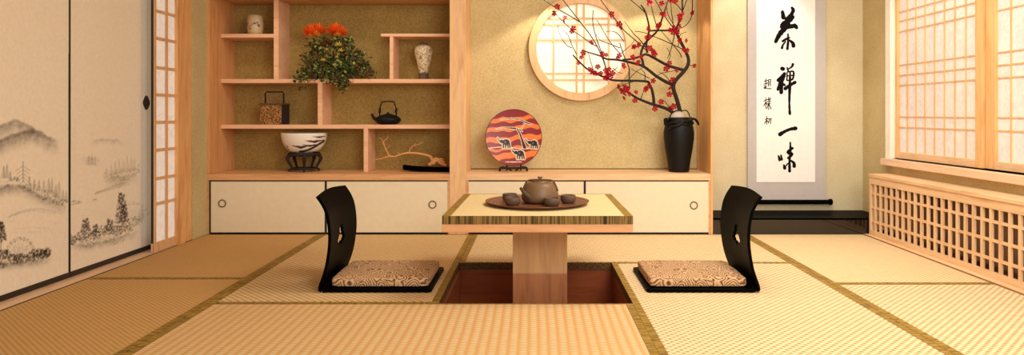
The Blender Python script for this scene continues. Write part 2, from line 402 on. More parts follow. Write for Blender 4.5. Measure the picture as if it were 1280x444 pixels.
# ------------------------------------------------------------------ painted sliding doors (left)
FX = -2.308
def ink_raster(Y0, Y1, Z0, Z1, res=.0027):
    ny, nz = int((Y1-Y0)/res)+1, int((Z1-Z0)/res)+1
    return np.zeros((ny, nz)), res
class Ink:
    def __init__(s, Y0, Y1, Z0, Z1):
        s.Y0, s.Z0 = Y0, Z0; s.Y1, s.Z1 = Y1, Z1; s.a, s.r = ink_raster(Y0, Y1, Z0, Z1)
        s.yy = Y0+np.arange(s.a.shape[0])*s.r; s.zz = Z0+np.arange(s.a.shape[1])*s.r
    def dab(s, Y, Z, ry, rz, d, hard=2.0):
        i0, i1 = int((Y-3*ry-s.Y0)/s.r), int((Y+3*ry-s.Y0)/s.r)+2; j0, j1 = int((Z-3*rz-s.Z0)/s.r), int((Z+3*rz-s.Z0)/s.r)+2
        i0, j0 = max(i0, 0), max(j0, 0); i1, j1 = min(i1, s.a.shape[0]), min(j1, s.a.shape[1])
        if i1 <= i0 or j1 <= j0: return
        g = d*np.exp(-((np.abs((s.yy[i0:i1]-Y)/ry)**hard)[:, None]+(np.abs((s.zz[j0:j1]-Z)/rz)**hard)[None, :]))
        s.a[i0:i1, j0:j1] = 1-(1-s.a[i0:i1, j0:j1])*(1-g)
    def px(s, x, y): return sp(x, y, FX)
    def line(s, pts, wd, d):
        for (a, b_) in zip(pts, pts[1:]):
            n = max(2, int(math.hypot(b_[0]-a[0], b_[1]-a[1])*1.2))
            for k in range(n):
                q = s.px(a[0]+(b_[0]-a[0])*k/n, a[1]+(b_[1]-a[1])*k/n); s.dab(q[0], q[1], wd, wd, d)
    def ridge(s, pts, depth, d):             # a hill: soft crest dissolving into mist below
        xs = [p[0] for p in pts]; ys = [p[1] for p in pts]
        for x in np.arange(xs[0], xs[-1], .35):
            y = np.interp(x, xs, ys)+2.2*mnoise.noise(Vector((x*.16, depth, 0)))+.8*mnoise.noise(Vector((x*.7, depth, 3)))
            fade = min(1, (x-xs[0])/14, (xs[-1]-x)/12)
            for k in np.arange(0, depth, 1.2):
                j = .75+.6*mnoise.noise(Vector((x*.22+k*.1, (y+k)*.25, 5)))
                Y, Z = s.px(x+random.uniform(-.5, .5), y+k+random.uniform(-.6, .6)); s.dab(Y, Z, .0055, .0055, .42*d*max(0, fade)*(1-k/depth)**1.5*max(0, j))
    def leaves(s, x, y, rx, ry, n, d, sz=.006):
        Yc, Zc = s.px(x, y); k0 = Yc/abs(FPX); s.dab(Yc, Zc, rx*.7*(Yc**2)/abs(FX*FPX), ry*.9*k0, .16*d)
        for _ in range(int(n*3)):
            a = random.uniform(0, 2*PI); r = random.random()**.55
            lx_, ly_ = x+rx*r*math.cos(a), y+ry*r*math.sin(a)
            if mnoise.noise(Vector((lx_*.45, ly_*.45, 2))) < -.12: continue
            Y, Z = s.px(lx_, ly_); q = sz*.42*random.uniform(.5, 1.2); s.dab(Y, Z, q*1.2, q, .85*d*random.uniform(.25, 1), 2)
    def conifer(s, x, y, h, d):
        s.line([(x, y), (x, y-h)], .0024, d)
        k = 0
        while k < h*.85:
            wv = (1-k/h)
            wd = 0.5+h*.22*wv; yy = y-k
            s.line([(x-wd, yy+.8), (x, yy-.6), (x+wd, yy+.8)], .0024, d*.8); k += 2.0
    def tree(s, x, y, h, d, spread=6):
        s.line([(x, y), (x+1, y-h*.5), (x-.5, y-h)], .0026, d*.8)
        for k in range(int(h/2.6)):
            f = k/(h/2.6); yy = y-h*(.25+.75*f); wv = spread*(1-.6*f)
            sg = 1 if k % 2 else -1
            s.line([(x, yy), (x+sg*wv*.8, yy-2)], .0018, d*.7)
            s.leaves(x+sg*wv*.6, yy-2, wv*.55, 2.2, 26, d*.9, .007); s.leaves(x, yy-1, wv*.4, 2, 10, d*.8, .006)
    def bush(s, x, y, h, d, n=9):            # fan of twigs with fine leaves
        for k in range(n):
            a = PI/2+(k-(n-1)/2)*.24
            ex, ey = x+h*.75*math.cos(a), y-h*math.sin(a)
            s.line([(x, y), (ex, ey)], .0014, d*.5); s.leaves(ex, ey, 2.4, 2.4, 14, d*.8, .005)
        s.leaves(x, y-h*.4, h*.5, h*.35, 50, d*.6, .006)
def paint_panel(i, which):
    random.seed(20+which)
    if which == 1:
        i.ridge([(-30, 172), (-12, 160), (0, 158), (20, 150), (35, 156), (52, 166)], 22, .20)
        i.ridge([(-20, 182), (0, 176), (15, 169), (28, 166), (40, 161), (52, 165), (60, 171), (76, 177)], 24, .26)
        for x, y, h in ((-14, 222, 12), (-6, 224, 16), (6, 222, 15), (10, 222, 17), (14, 226, 12), (38, 232, 12), (44, 236, 12), (50, 238, 14), (56, 240, 15), (62, 240, 18), (66, 242, 20), (71, 246, 16), (75, 248, 22), (80, 250, 13), (84, 252, 14)):
            i.conifer(x, y, h, .38)
        for k in range(5): i.line([(24-k+.6, 228-k*4.6+4), (30, 226-k*4.6), (36+k-.6, 228-k*4.6+4)], .0022, .36)   # pagoda
        i.line([(30, 228), (30, 201)], .003, .36)
        for x, y, r, n, d in ((20, 224, 6, 60, .35), (40, 236, 12, 150, .34), (60, 244, 14, 200, .36), (76, 252, 10, 160, .38), (10, 236, 12, 60, .2), (0, 232, 14, 80, .25)): i.leaves(x, y, r, r*.5, n, d)
        i.ridge([(-15, 238), (10, 232), (30, 232), (50, 244), (70, 252), (86, 258)], 16, .20)
        for k in range(26):                  # hatched island
            x = 16+k*2.2; y = 268-6*math.sin(k/26*PI)-k*.12
            i.line([(x, y), (x-3+random.uniform(-2, 1), y+5)], .002, .28)
        i.line([(10, 272), (30, 264), (52, 261), (66, 264), (78, 268)], .0018, .25)
        for k in range(16): 
            x = random.uniform(-10, 70); y = random.uniform(274, 292); i.line([(x, y), (x+random.uniform(8, 20), y+random.uniform(-1.2, .4))], .002, .10)
        i.tree(2, 312, 36, .66, 7); i.tree(-12, 325, 40, .66, 8); i.bush(27, 322, 24, .62, 11)
        for x, y, r, n in ((6, 318, 9, 160), (18, 324, 8, 130), (28, 323, 10, 180), (40, 321, 7, 110), (48, 319, 6, 90), (56, 318, 6, 110), (60, 315, 5, 80), (-14, 326, 14, 160), (0, 330, 12, 100)): i.leaves(x, y, r, 6, n, .62, .0075)
        for x in (44, 50, 56, 60): i.bush(x, 322, 9, .55, 5)
        i.ridge([(-20, 330), (10, 330), (40, 327), (66, 322)], 10, .22)
    else:
        i.ridge([(98, 200), (112, 196), (128, 200)], 10, .10)
        i.ridge([(112, 178), (130, 174), (150, 176), (160, 178)], 7, .16)
        for x, y, h in ((112, 206, 12), (116, 205, 14), (120, 206, 11), (134, 222, 12), (140, 220, 15), (145, 218, 18), (150, 216, 17), (155, 215, 16), (160, 213, 19), (165, 212, 16), (169, 212, 15), (174, 216, 12)): i.conifer(x, y, h, .3)
        for x, y, r, n, d in ((116, 203, 9, 60, .2), (140, 220, 12, 120, .3), (156, 218, 14, 170, .32), (168, 214, 8, 90, .3), (150, 228, 12, 120, .28)): i.leaves(x, y, r, r*.55, n, d)
        i.ridge([(128, 226), (140, 222), (155, 222), (168, 218), (176, 222)], 14, .18)
        i.line([(120, 242), (135, 236), (150, 230), (160, 228)], .003, .35)
        for k in range(18): x = 122+k*1.9; y = 240-k*.55; i.line([(x, y), (x-3, y+4)], .0026, .28)
        i.leaves(96, 252, 6, 2.2, 40, .4); i.line([(90, 256), (104, 253)], .003, .35); i.line([(117, 250), (122, 249)], .004, .35)
        for k in range(12):
            x = random.uniform(94, 150); y = random.uniform(252, 272); i.line([(x, y), (x+random.uniform(6, 14), y+random.uniform(-1.4, 0))], .002, .09)
        i.tree(153, 292, 50, .78, 8); i.tree(156, 286, 30, .6, 6); i.bush(168, 284, 30, .5, 9); i.tree(108, 296, 22, .6, 6); i.tree(120, 298, 16, .55, 5); i.tree(138, 294, 20, .6, 6)
        for x, y, r, n, d in ((91, 300, 6, 120, .6), (104, 296, 9, 160, .62), (118, 294, 9, 160, .6), (132, 288, 9, 170, .6), (146, 288, 9, 170, .65), (160, 284, 9, 150, .55), (172, 276, 7, 100, .5), (178, 268, 4, 40, .4), (110, 304, 12, 90, .35), (140, 300, 16, 120, .35)): i.leaves(x, y, r, 6.5, n, d, .0072)
        i.ridge([(88, 306), (110, 306), (140, 300), (176, 288)], 10, .22)
def fusuma(name, Y0, Y1, which, handle):
    root = struct_root(name, (FX, (Y0+Y1)/2, .0))
    i = Ink(Y0+.0045, Y1-.0045, .03, 1.12); paint_panel(i, which)
    bm = BM(); ny, nz = i.a.shape
    V = [[bm.verts.new((FX-.004, i.Y0+a*i.r, i.Z0+c*i.r)) for c in range(nz)] for a in range(ny)]
    for a in range(ny-1):
        for c in range(nz-1): bm.faces.new((V[a][c], V[a+1][c], V[a+1][c+1], V[a][c+1]))
    me_off = origin_of(root)
    o = obj('painted_paper', bm, 'painted_paper', root)
    me = o.data; at = me.color_attributes.new('Col', 'FLOAT_COLOR', 'POINT')
    base = np.array(s2l((246, 236, 216))); ink = np.array(s2l((62, 50, 42)))
    # bare paper is a touch browner towards the ground line of the painting (painted wash)
    d = i.a.reshape(-1)[:, None]
    cc = base[None, :]*(1-d)+ink[None, :]*d
    buf = np.concatenate([cc, np.ones((cc.shape[0], 1))], 1).astype(np.float32).ravel()
    at.data.foreach_set('color', buf)
    up = obj('plain_paper', box(FX-.03, FX-.004, Y0+.0045, Y1-.0045, i.zz[-1], 1.765), 'fusuma_plain', root)
    obj('backing_board', box(FX-.03, FX-.006, Y0+.004, Y1-.004, .022, i.zz[-1]), 'door_cream', root)
    obj('bottom_rail', box(FX-.032, FX, Y0, Y1, .004, .030), 'rail_black', root, .002)
    obj('top_rail', box(FX-.032, FX, Y0, Y1, 1.765, 1.79), 'rail_black', root, .002)
    for y0, y1 in ((Y0, Y0+.0045), (Y1-.0045, Y1)): obj('edge_stile', box(FX-.032, FX, y0, y1, .03, 1.765), 'rail_black', root, .002)
    if handle:
        Y, Z = sp(183.4, 128.5, FX)
        bm = BM()
        n = 24; ring = []
        for lv, (k, dx) in enumerate(((1, 0), (.94, .006), (.62, .007), (.5, .003), (0, .003))):
            if k == 0: ring.append([bm.verts.new((FX-.004+dx, Y, Z))]); continue
            ring.append([bm.verts.new((FX-.004+dx, Y+k*.030*math.cos(a)*(1+.12*math.cos(4*a)), Z+k*.041*math.sin(a)*(1+.06*math.cos(4*a)))) for a in [2*PI*q/n for q in range(n)]])
        for A, B in zip(ring, ring[1:]):
            for q in range(n):
                if len(B) == 1: bm.faces.new((A[q], A[(q+1)%n], B[0]))
                else: bm.faces.new((A[q], A[(q+1)%n], B[(q+1)%n], B[q]))
        obj('door_pull', bm, 'brass_dark', root)
    return root
t = NT('fusuma_plain', .85, .15); n_ = t.noise(t.mapping((1,1,1)), 60, 3)
t.col(t.mix(t.math('MULTIPLY', n_, .22), (246, 236, 216), (150, 110, 70), 'MULTIPLY')); M['fusuma_plain'] = t.m
fusuma('door_1', 2.60, 3.386, 1, False)
fusuma('door_2', 3.3875, 4.125, 2, True)
# pale wooden track in front of the doors
b = BM()
for y0, y1 in ((1.5, 3.385), (3.387, 4.05), (4.052, 4.235)): bx(b, -2.345, XL-.0055, y0, y1, -.04, .002)
bx(b, XL-.0055, XL-.0005, 1.5, 4.6, -.04, .0005, 1)
struct('trim_4', b, ['track_y', 'rail_black'])

# paper lattice door beside the post
SX = -2.228
root = struct_root('door_3', (SX, 4.11, 0))
rows = [.062, .286-.002, .434, .603, .7676, .931, 1.0925, 1.266, 1.428, 1.592, 1.74]
obj('lattice_paper', box(SX-.011, SX-.009, 3.99, 4.30, .05, 1.75), 'paper_shoji', root)
obj('bottom_rail', box(SX-.012, SX, 3.978, 4.30, .003, .058), 'shoji_z', root, .002)
obj('top_rail', box(SX-.012, SX, 3.978, 4.30, 1.74, 1.79), 'shoji_z', root, .002)
obj('edge_stile', box(SX-.012, SX, 3.984, 4.018, .058, 1.74), 'shoji_z', root, .002)
b = BM()
for z in rows[1:-1]: bx(b, SX-.009, SX-.002, 4.018, 4.30, z-.009, z+.009)
for y in (4.135, 4.26): bx(b, SX-.009, SX-.001, y-.011, y+.011, .058, 1.74)
obj('lattice', b, 'shoji_z', root)
obj('edge_strip', box(SX-.012, SX+.001, 3.9815, 3.9838, .003, 1.79), 'rail_black', root)

# ------------------------------------------------------------------ low cabinets
def cabinet(name, label, x0, x1, doors, knobs, counter):
    t = thing(name, label, 'cabinet', ((x0+x1)/2, YF+.2, 0))
    b = BM()
    bx(b, x0, x0+.02, YF, 5.018, .0, .366); bx(b, x1-.012, x1, YF, 5.018, 0, .366); bx(b, x0+.02, x1-.012, YF+.03, 5.018, .0, .012)
    bx(b, x0+.02, x1-.012, 5.0, 5.018, .012, .366)
    obj('carcass', b, 'case_x', t)
    obj('counter', box(*counter, YF-.003, 5.018, .3665, .409), 'case_x' if x0 < -1 else 'wood_x', t, .002)
    n = len(doors)
    for k, (a, c) in enumerate(doors):
        yo = YF+.004
        d = obj('sliding_door', box(a+.007, c-.007, yo, yo+.02, .012, .359), 'door_cream', t)
        fr = BM()
        for q in ((a+.001, a+.0075, .004, .366), (c-.0075, c-.001, .004, .366)): bx(fr, q[0], q[1], yo-.001, yo+.02, q[2], q[3])
        bx(fr, a+.0075, c-.0075, yo-.001, yo+.02, .004, .0125); bx(fr, a+.0075, c-.0075, yo-.001, yo+.02, .358, .366)
        obj('door_edging', fr, 'black_line', d)
        kx, kz = knobs[k]
        rg = BM(); R = .024; nn = 24
        tube(rg, [(kx+R*math.cos(2*PI*q/nn), yo-.001, kz+R*math.sin(2*PI*q/nn), .0042) for q in range(nn+1)], 6, 0)
        obj('ring_pull', rg, 'ring_brown', d)
    return t
k1, z1 = yp(277.5, 254.5, YF); k2, z2 = yp(540.5, 256, YF); k3, z3 = yp(600, 257, YF); k4, z4 = yp(867.5, 257, YF)
xm = yp(407, 0, YF)[0]; xm2 = yp(731, 0, YF)[0]
cabinet('low_cabinet', 'low cabinet with two cream sliding doors under the display shelves', -2.226, -.5705, [(-2.2, xm), (xm, -.5755)], [(k1, z1), (k2, z2)], (-2.226, -.5705))
cabinet('low_cabinet', 'low cream cabinet under the plate and black vase, behind the table', -.461, 1.201, [(-.458, xm2), (xm2, 1.198)], [(k3, z3), (k4, z4)], (-.461, 1.2012))

# ------------------------------------------------------------------ display shelves
SY = 4.785; SYB = 5.018
t = thing('display_shelves', 'built-in wooden display shelving of uneven cubbyholes with dark plaster back', 'shelving', (-1.4, 4.82, .4095))
obj('side_panel', box(-2.226, -2.2, YF-.002, SYB, .4095, 1.975), 'case_z', t, .002)
obj('side_panel', box(-.583, -.5705, SY, SYB, .4095, 1.975), 'case_z', t)
obj('back_panel', box(-2.2, -.583, SYB-.012, SYB, .4095, 1.62), 'plaster_olive', t)
obj('top_board', box(-2.2, -.583, YF+.001, SYB, 1.622, 1.66), 'case_x', t)
def sz(y): return CH-(y-VY)/FPX*SY
def sxx(x): return (x-VX)/FPX*SY
def shelf(x0, x1, ytop, ybot): obj('shelf', box(x0, x1, SY, SYB-.012, sz(ybot), sz(ytop)), 'shelf_x', t, .0015)
def divider(xa, xb, y0, y1): obj('divider', box(sxx(xa), sxx(xb), SY+.001, SYB-.012, y1, y0), 'shelf_x', t, .001)
xr = -.583
zA = sz(42.3); zB = sz(98.8); zC = sz(156); zD = sz(42)
shelf(-2.2, sxx(342), 42.3, 47); shelf(-2.2, xr, 98.8, 103.8); shelf(-2.2, xr, 156, 161); shelf(sxx(476), xr, 42, 45.6)
divider(342, 348, 1.622, zB); divider(397, 403, sz(103.8), zC); divider(487, 491.5, sz(45.6), zB); divider(454.5, 460, sz(161), .4095)

# ------------------------------------------------------------------ round window
RX, RZ = .349, 1.299
root = struct_root('window_1', (RX, 5.02, RZ-.39))
def annulus(bm, r0, r1, y0, y1, n=72, mi=0):
    R = []
    for (r, y) in ((r1, y1), (r1, y0), (r0, y0), (r0, y1)):
        R.append([bm.verts.new((RX+r*math.cos(2*PI*k/n), y, RZ+r*math.sin(2*PI*k/n))) for k in range(n)])
    for a in range(4):
        A, B = R[a], R[(a+1) % 4]
        for k in range(n): bm.faces.new((A[k], A[(k+1)%n], B[(k+1)%n], B[k]))
    return bm
obj('round_frame', annulus(BM(), .328, .386, 4.972, 5.019), 'post_z', root, .003)
bm = BM(); nv = [bm.verts.new((RX+.329*math.cos(2*PI*k/72), 5.012, RZ+.329*math.sin(2*PI*k/72))) for k in range(72)]; bm.faces.new(nv)
obj('window_paper', bm, 'paper_round', root)
bm = BM()
def chord(v): return math.sqrt(max(0, .329**2-v*v))
for px_ in (692, 721, 730, 761):
    x = yp(px_, 0, 5.0)[0]; c = chord(x-RX); bx(bm, x-.006, x+.006, 4.995, 5.011, RZ-c, RZ+c)
for py_ in (23, 30.5, 50, 92, 100):
    z = yp(0, py_, 5.0)[1]; c = chord(z-RZ); bx(bm, RX-c, RX+c, 4.998, 5.0105, z-.006, z+.006)
obj('lattice', bm, 'post_z', root)

# ------------------------------------------------------------------ black platform below the scroll
struct_z = .109
t = thing('scroll_platform', 'glossy black alcove platform below the hanging calligraphy scroll', 'platform', (1.83, 4.8, 0))
obj('platform_top', box(1.217, 2.419, YF+.006, 4.999, .098, struct_z), 'black_lacquer', t, .002)
obj('front_board', box(1.217, 2.419, YF, YF+.02, 0, .0975), 'black_board', t)

# ------------------------------------------------------------------ right windows
def shoji_window(name, ya, yb, cols, xface, first_stile, last_stile):
    """papered lattice sash between ya (far) and yb (near)"""
    root = struct_root(name, (xface, (ya+yb)/2, WZ0))
    obj('far_stile', box(xface, xface+.03, ya-first_stile, ya, WZ0+.006, WZ1-.01), 'sash_z', root, .002)
    obj('near_stile', box(xface, xface+.03, yb, yb+last_stile, WZ0+.006, WZ1-.01), 'sash_z', root, .002)
    pa, pb = ya-first_stile, yb+last_stile
    obj('bottom_rail', box(xface+.001, xface+.029, pb, pa, WZ0+.006, .566), 'wood_y', root, .002)
    obj('top_rail', box(xface+.001, xface+.029, pb, pa, WZ1-.05, WZ1-.01), 'wood_y', root, .002)
    obj('window_paper', box(xface+.018, xface+.021, pb, pa, .566, WZ1-.05), 'paper_window', root)
    b = BM()
    for k in range(1, cols):
        y = pa+(pb-pa)*k/cols; bx(b, xface+.0115, xface+.018, y-.0034, y+.0034, .566, WZ1-.05)
    for z in (1.499, 1.437, 1.367, 1.143, 1.075, 1.008, .7985, .729, 1.60): bx(b, xface+.0125, xface+.0178, pb, pa, z-.0034, z+.0034)
    obj('lattice', b, 'sash_z', root)
shoji_window('window_2', 4.585, 3.695, 8, 2.436, .028, .058)
shoji_window('window_3', 3.690, 2.75, 8, 2.452, .075, .04)
shoji_window('window_4', 2.745, 1.82, 8, 2.436, .04, .05)
b = BM(); bx(b, 2.405, 2.60, 4.586, 4.652, WZ0, WZ1)
struct('trim_5', b, 'frame_white', .002)
b = BM(); bx(b, 2.375, 2.60, 1.2, 4.66, .47, WZ0); struct('trim_6', b, 'track_y', .003)
b = BM(); bx(b, 2.46, 2.60, 1.2, 1.8, WZ0, WZ1); struct('trim_7', b, 'plaster_tan')

# ------------------------------------------------------------------ radiator cover
GX = 2.27; GY0, GY1, GZ = 1.6, 4.60, .414
t = thing('radiator_cover', 'long wooden lattice radiator cover below the right window', 'radiator cover', (2.34, 3.1, 0))
obj('top_board', box(GX-.006, XR-.001, GY0, GY1, GZ-.022, GZ), 'wood_y', t, .003)
obj('top_rail', box(GX, GX+.022, GY0, GY1, .347, GZ-.022), 'wood_y', t)
obj('bottom_rail', box(GX, GX+.022, GY0, GY1, .0, .034), 'wood_y', t)
obj('end_panel', box(GX, XR-.001, GY1-.022, GY1, .0345, .3465), 'wood_z', t)
obj('end_panel', box(GX, XR-.001, GY0, GY0+.022, .0345, .3465), 'wood_z', t)
b = BM(); y = 3.856+.0675*10
while y > GY0+.05:
    bx(b, GX+.002, GX+.016, y-.0078, y+.0078, .034, .347); y -= .0675
obj('lattice_uprights', b, 'wood_z', t)
b = BM()
for z in (.284, .19, .097): bx(b, GX+.0045, GX+.0155, GY0, GY1, z-.0072, z+.0072)
obj('lattice_crossbars', b, 'wood_y', t)
rd = thing('radiator', 'ribbed brown radiator hidden behind the wooden lattice cover', 'radiator', (2.37, 3.1, 0))
b = BM(); y = GY1-.12
while y > GY0+.1: bx(b, 2.335, 2.40, y-.03, y+.03, .04, .36); y -= .075
bx(b, 2.36, 2.38, GY0+.1, GY1-.1, .0, .34)
obj('radiator_fins', b, 'radiator', rd, .006)
struct('baseboard_right', slab(slab(BM(), [(2.189, 1.46), (GX-.001, 1.46), (GX-.001, 4.614), (2.237, 4.614)], -.04, .004), [(2.1885, 1.46), (2.193, 1.46), (2.241, 4.614), (2.2365, 4.614)], -.04, .005, 1), ['wood_y', 'redbrown_z'])

# ------------------------------------------------------------------ hanging scroll
Ys = 4.975
t = thing('hanging_scroll', 'tall white hanging scroll with black brush calligraphy on the niche wall', 'scroll', (yp(983, 0, Ys)[0], Ys, .2))
x0, _ = yp(934.8, 0, Ys); x1, _ = yp(1032.5, 0, Ys); zb = yp(0, 250, Ys)[1]
obj('mounting', box(x0, x1, Ys+.004, Ys+.009, zb, 2.0), 'mount_grey', t)
xa, _ = yp(945.8, 0, Ys); xb, _ = yp(1019, 0, Ys); zp = yp(0, 227.8, Ys)[1]
pp = obj('scroll_paper', box(xa, xb, Ys+.001, Ys+.004, zp, 1.85), 'paper_white', t)
b = BM()
def disc(bm, cx, cz, r, y, n=10):
    bm.faces.new([bm.verts.new((cx+r*math.cos(2*PI*k/n), y, cz+r*math.sin(2*PI*k/n))) for k in range(n)])
cnt = [0]; WK = 1.15
def stroke(bm, ox, oy, s, pts):
    q = [(*yp(ox+p[0]*s, oy+p[1]*s, Ys), p[2]*WK*s/2*Ys/FPX) for p in pts]
    q = smooth_pts(q, 4) if len(q) > 2 else [tuple(a+(c-a)*k/3 for a, c in zip(q[0], q[1])) for k in range(4)]
    cnt[0] += 1; y = Ys+.0004-.000004*cnt[0]
    L = []
    for k, p in enumerate(q):
        a = q[max(k-1, 0)]; c = q[min(k+1, len(q)-1)]; d = Vector((c[0]-a[0], c[1]-a[1])); d = d.normalized() if d.length > 0 else Vector((1, 0))
        j = 1+.12*math.sin(k*2.7+cnt[0])
        L.append((bm.verts.new((p[0]-d.y*p[2]*j, y, p[1]+d.x*p[2]*j)), bm.verts.new((p[0]+d.y*p[2]*j, y, p[1]-d.x*p[2]*j))))
    for A, B in zip(L, L[1:]): bm.faces.new((A[0], A[1], B[1], B[0]))
    disc(bm, q[0][0], q[0][1], q[0][2], y-.000001); disc(bm, q[-1][0], q[-1][1], q[-1][2], y-.000002)
S1 = [[(124, 68, 26), (132, 115, 34)], [(206, 34, 22), (216, 55, 28), (196, 92, 26), (150, 130, 18)],
      [(208, 112, 36), (168, 150, 46), (124, 186, 42), (140, 205, 36)], [(180, 180, 30), (130, 222, 40), (92, 272, 34), (66, 322, 26)],
      [(130, 192, 36), (180, 196, 30), (228, 186, 34), (244, 202, 26)],
      [(171, 256, 12), (172, 320, 18), (166, 384, 20)], [(126, 318, 18), (158, 298, 18), (184, 288, 12)], [(150, 322, 12), (128, 350, 14), (120, 376, 20)], [(186, 312, 16), (212, 334, 26), (218, 358, 30)]]
for s_ in S1: stroke(b, 960, 5, .1462, s_)
obj('brushed_character', b, 'ink', pp); b = BM()
S2 = [[(104, 64, 26), (112, 66, 26)], [(142, 56, 10), (150, 84, 13)], [(184, 32, 18), (178, 48, 14), (154, 66, 9)],
      [(76, 150, 24), (104, 126, 26), (122, 102, 22)], [(118, 118, 24), (96, 165, 28), (74, 218, 20)], [(102, 150, 24), (100, 195, 22), (98, 240, 26)], [(108, 176, 14), (124, 186, 16)],
      [(142, 92, 9), (140, 150, 10)], [(144, 90, 8), (188, 86, 12), (182, 142, 13), (142, 152, 9)], [(146, 118, 8), (180, 114, 9)], [(128, 212, 24), (164, 186, 20), (200, 166, 22)],
      [(164, 90, 10), (161, 200, 20), (158, 320, 14), (162, 398, 18)]]
for s_ in S2: stroke(b, 960, 75, .1689, s_)
obj('brushed_character', b, 'ink', pp); b = BM()
S3 = [[(90, 136, 28), (122, 116, 20), (166, 98, 20), (204, 92, 26)],
      [(78, 296, 12), (86, 326, 18)], [(96, 290, 10), (102, 322, 17)], [(165, 196, 10), (166, 250, 16), (160, 330, 15), (160, 408, 20)], [(182, 238, 16), (146, 270, 20), (180, 282, 18), (150, 312, 16)],
      [(118, 364, 12), (124, 386, 22)], [(148, 352, 10), (130, 372, 8)], [(172, 332, 12), (192, 350, 20), (194, 372, 24)]]
for s_ in S3[:1]: stroke(b, 960, 145, .1689, s_)
obj('brushed_character', b, 'ink', pp); b = BM()
for s_ in S3[1:]: stroke(b, 960, 145, .1689, s_)
obj('brushed_character', b, 'ink', pp); b = BM()
S4 = [((60,70),(86,62)), ((73,50),(73,115)), ((57,90),(89,82)), ((58,116),(78,112)), ((60,122),(114,124)), ((92,58),(110,56)), ((108,56),(106,104)), ((92,74),(107,72)), ((92,90),(107,88)), ((92,58),(91,106)), ((62,100),(70,118)),
      ((58,215),(82,205)), ((72,190),(72,268)), ((72,225),(58,250)), ((72,222),(82,240)), ((84,205),(108,200)), ((92,190),(94,212)), ((104,190),(101,212)), ((82,222),(110,218)), ((84,236),(108,232)), ((96,222),(94,278)), ((92,240),(80,272)), ((98,240),(112,274)),
      ((68,352),(90,345)), ((80,330),(78,388)), ((78,358),(64,380)), ((94,350),(114,345)), ((112,346),(107,382)), ((102,350),(92,380)), ((82,360),(90,368))]
WK = 1.0
for lo, hi in ((0, 11), (11, 23), (23, 30)):
    for a, c in S4[lo:hi]: stroke(b, 945, 90, .1687, [(*a, 6), (*c, 6.5)])
    obj('small_character', b, 'ink', pp); b = BM()
b.free()
zr = yp(0, 252.3, Ys)[1]; xe0 = yp(929, 0, Ys)[0]; xe1 = yp(1035, 0, Ys)[0]
b = BM(); tube(b, [(xe0, Ys-.01, zr, .016), (xe1, Ys-.01, zr, .016)], 16, 0)
rl = obj('roller', b, 'black_lacquer', t, smooth=False)
for s_, xe in ((-1, xe0), (1, xe1)):
    b = BM(); tube(b, [(xe, Ys-.01, zr, .013), (xe+s_*.004, Ys-.01, zr, .022), (xe+s_*.022, Ys-.01, zr, .0225), (xe+s_*.027, Ys-.01, zr, .014)], 16, 0); obj('roller_knob', b, 'black_lacquer', rl)

# ------------------------------------------------------------------ low table
TX, TZ = .016, .375
t = thing('low_table', 'low square pedestal table topped with hemmed tatami over the floor pit', 'table', (TX, 3.35, PB+.02))
TF0, TF1, TBK0, TBK1, TYF, TYB = -.3975, .4315, -.392, .436, 2.95, 3.765
q = [(TF0, TYF), (TF1, TYF), (TBK1-.008, TYB), (TBK0+.008, TYB)]
obj('wooden_frame', slab(BM(), q, TZ-.0715, TZ-.036), 'apron_x', t, .002)
def inset(q, l, f, r, k): return [(q[0][0]+l, q[0][1]+f), (q[1][0]-r, q[1][1]+f), (q[2][0]-r, q[2][1]-k), (q[3][0]+l, q[3][1]-k)]
qi = inset(q, .030, .004, .030, .004)
mt = obj('tatami_top', slab(BM(), qi, TZ-.036, TZ-.0008), 'tatami_table', t)
for a, c in ((q[0], q[3]), (q[1], q[2])):
    s_ = 1 if a[0] < 0 else -1
    sl = slab(BM(), [a, (a[0]+s_*.036, a[1]), (c[0]+s_*.036, c[1]), c], TZ-.036, TZ)
    bmesh.ops.recalc_face_normals(sl, faces=sl.faces[:])
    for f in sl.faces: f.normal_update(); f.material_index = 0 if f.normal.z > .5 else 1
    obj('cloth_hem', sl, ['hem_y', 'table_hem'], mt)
for y0, y1 in ((TYF-.0005, TYF+.0045), (TYB-.0045, TYB+.0005)):
    obj('cloth_hem', box(q[0][0]+.036, q[1][0]-.036, y0, y1, TZ-.036, TZ), 'table_hem', mt)
px0, px1 = yp(641, 0, 3.22)[0], yp(709, 0, 3.22)[0]
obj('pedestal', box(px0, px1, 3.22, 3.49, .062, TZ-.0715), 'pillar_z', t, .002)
obj('pedestal_lower', box(px0, px1, 3.22, 3.49, PB+.02, .062), 'redbrown_z', t, .002)  # lower length of the same post, coloured darker and redder

# tray, teapot, cups
TRZ = TZ
trx = .018; trY = 3.345
tr = thing('serving_tray', 'round dark woven tray in the middle of the low table', 'tray', (trx, trY, TRZ))
b = BM(); lathe(b, [(0, TRZ), (.21, TRZ), (.252, TRZ+.014), (.255, TRZ+.018), (.249, TRZ+.018), (.235, TRZ+.008), (0, TRZ+.007)], trx, trY, 64)
obj('tray_body', b, 'tray_weave', tr, smooth=True)
TS = TRZ+.0075
px_, pY = .032, 3.345
tp = thing('teapot', 'brown clay teapot with knobbed lid on the round tray', 'teapot', (px_, pY, TS))
H = .105
b = BM(); lathe(b, [(0, TS), (.062, TS), (.082, TS+.006), (.091, TS+.020), (.091, TS+.036), (.086, TS+.058), (.078, TS+.080), (.069, TS+.094), (.060, TS+.0995), (.040, TS+.101), (.0, TS+.101)], px_, pY, 40)
body = obj('teapot_body', b, 'clay', tp, smooth=True)
b = BM(); lathe(b, [(.042, TS+.1005), (.041, TS+.106), (.026, TS+.110), (.008, TS+.112), (.006, TS+.116), (.013, TS+.122), (.012, TS+.127), (0, TS+.128)], px_, pY, 28)
obj('teapot_lid', b, 'clay', tp, smooth=True)
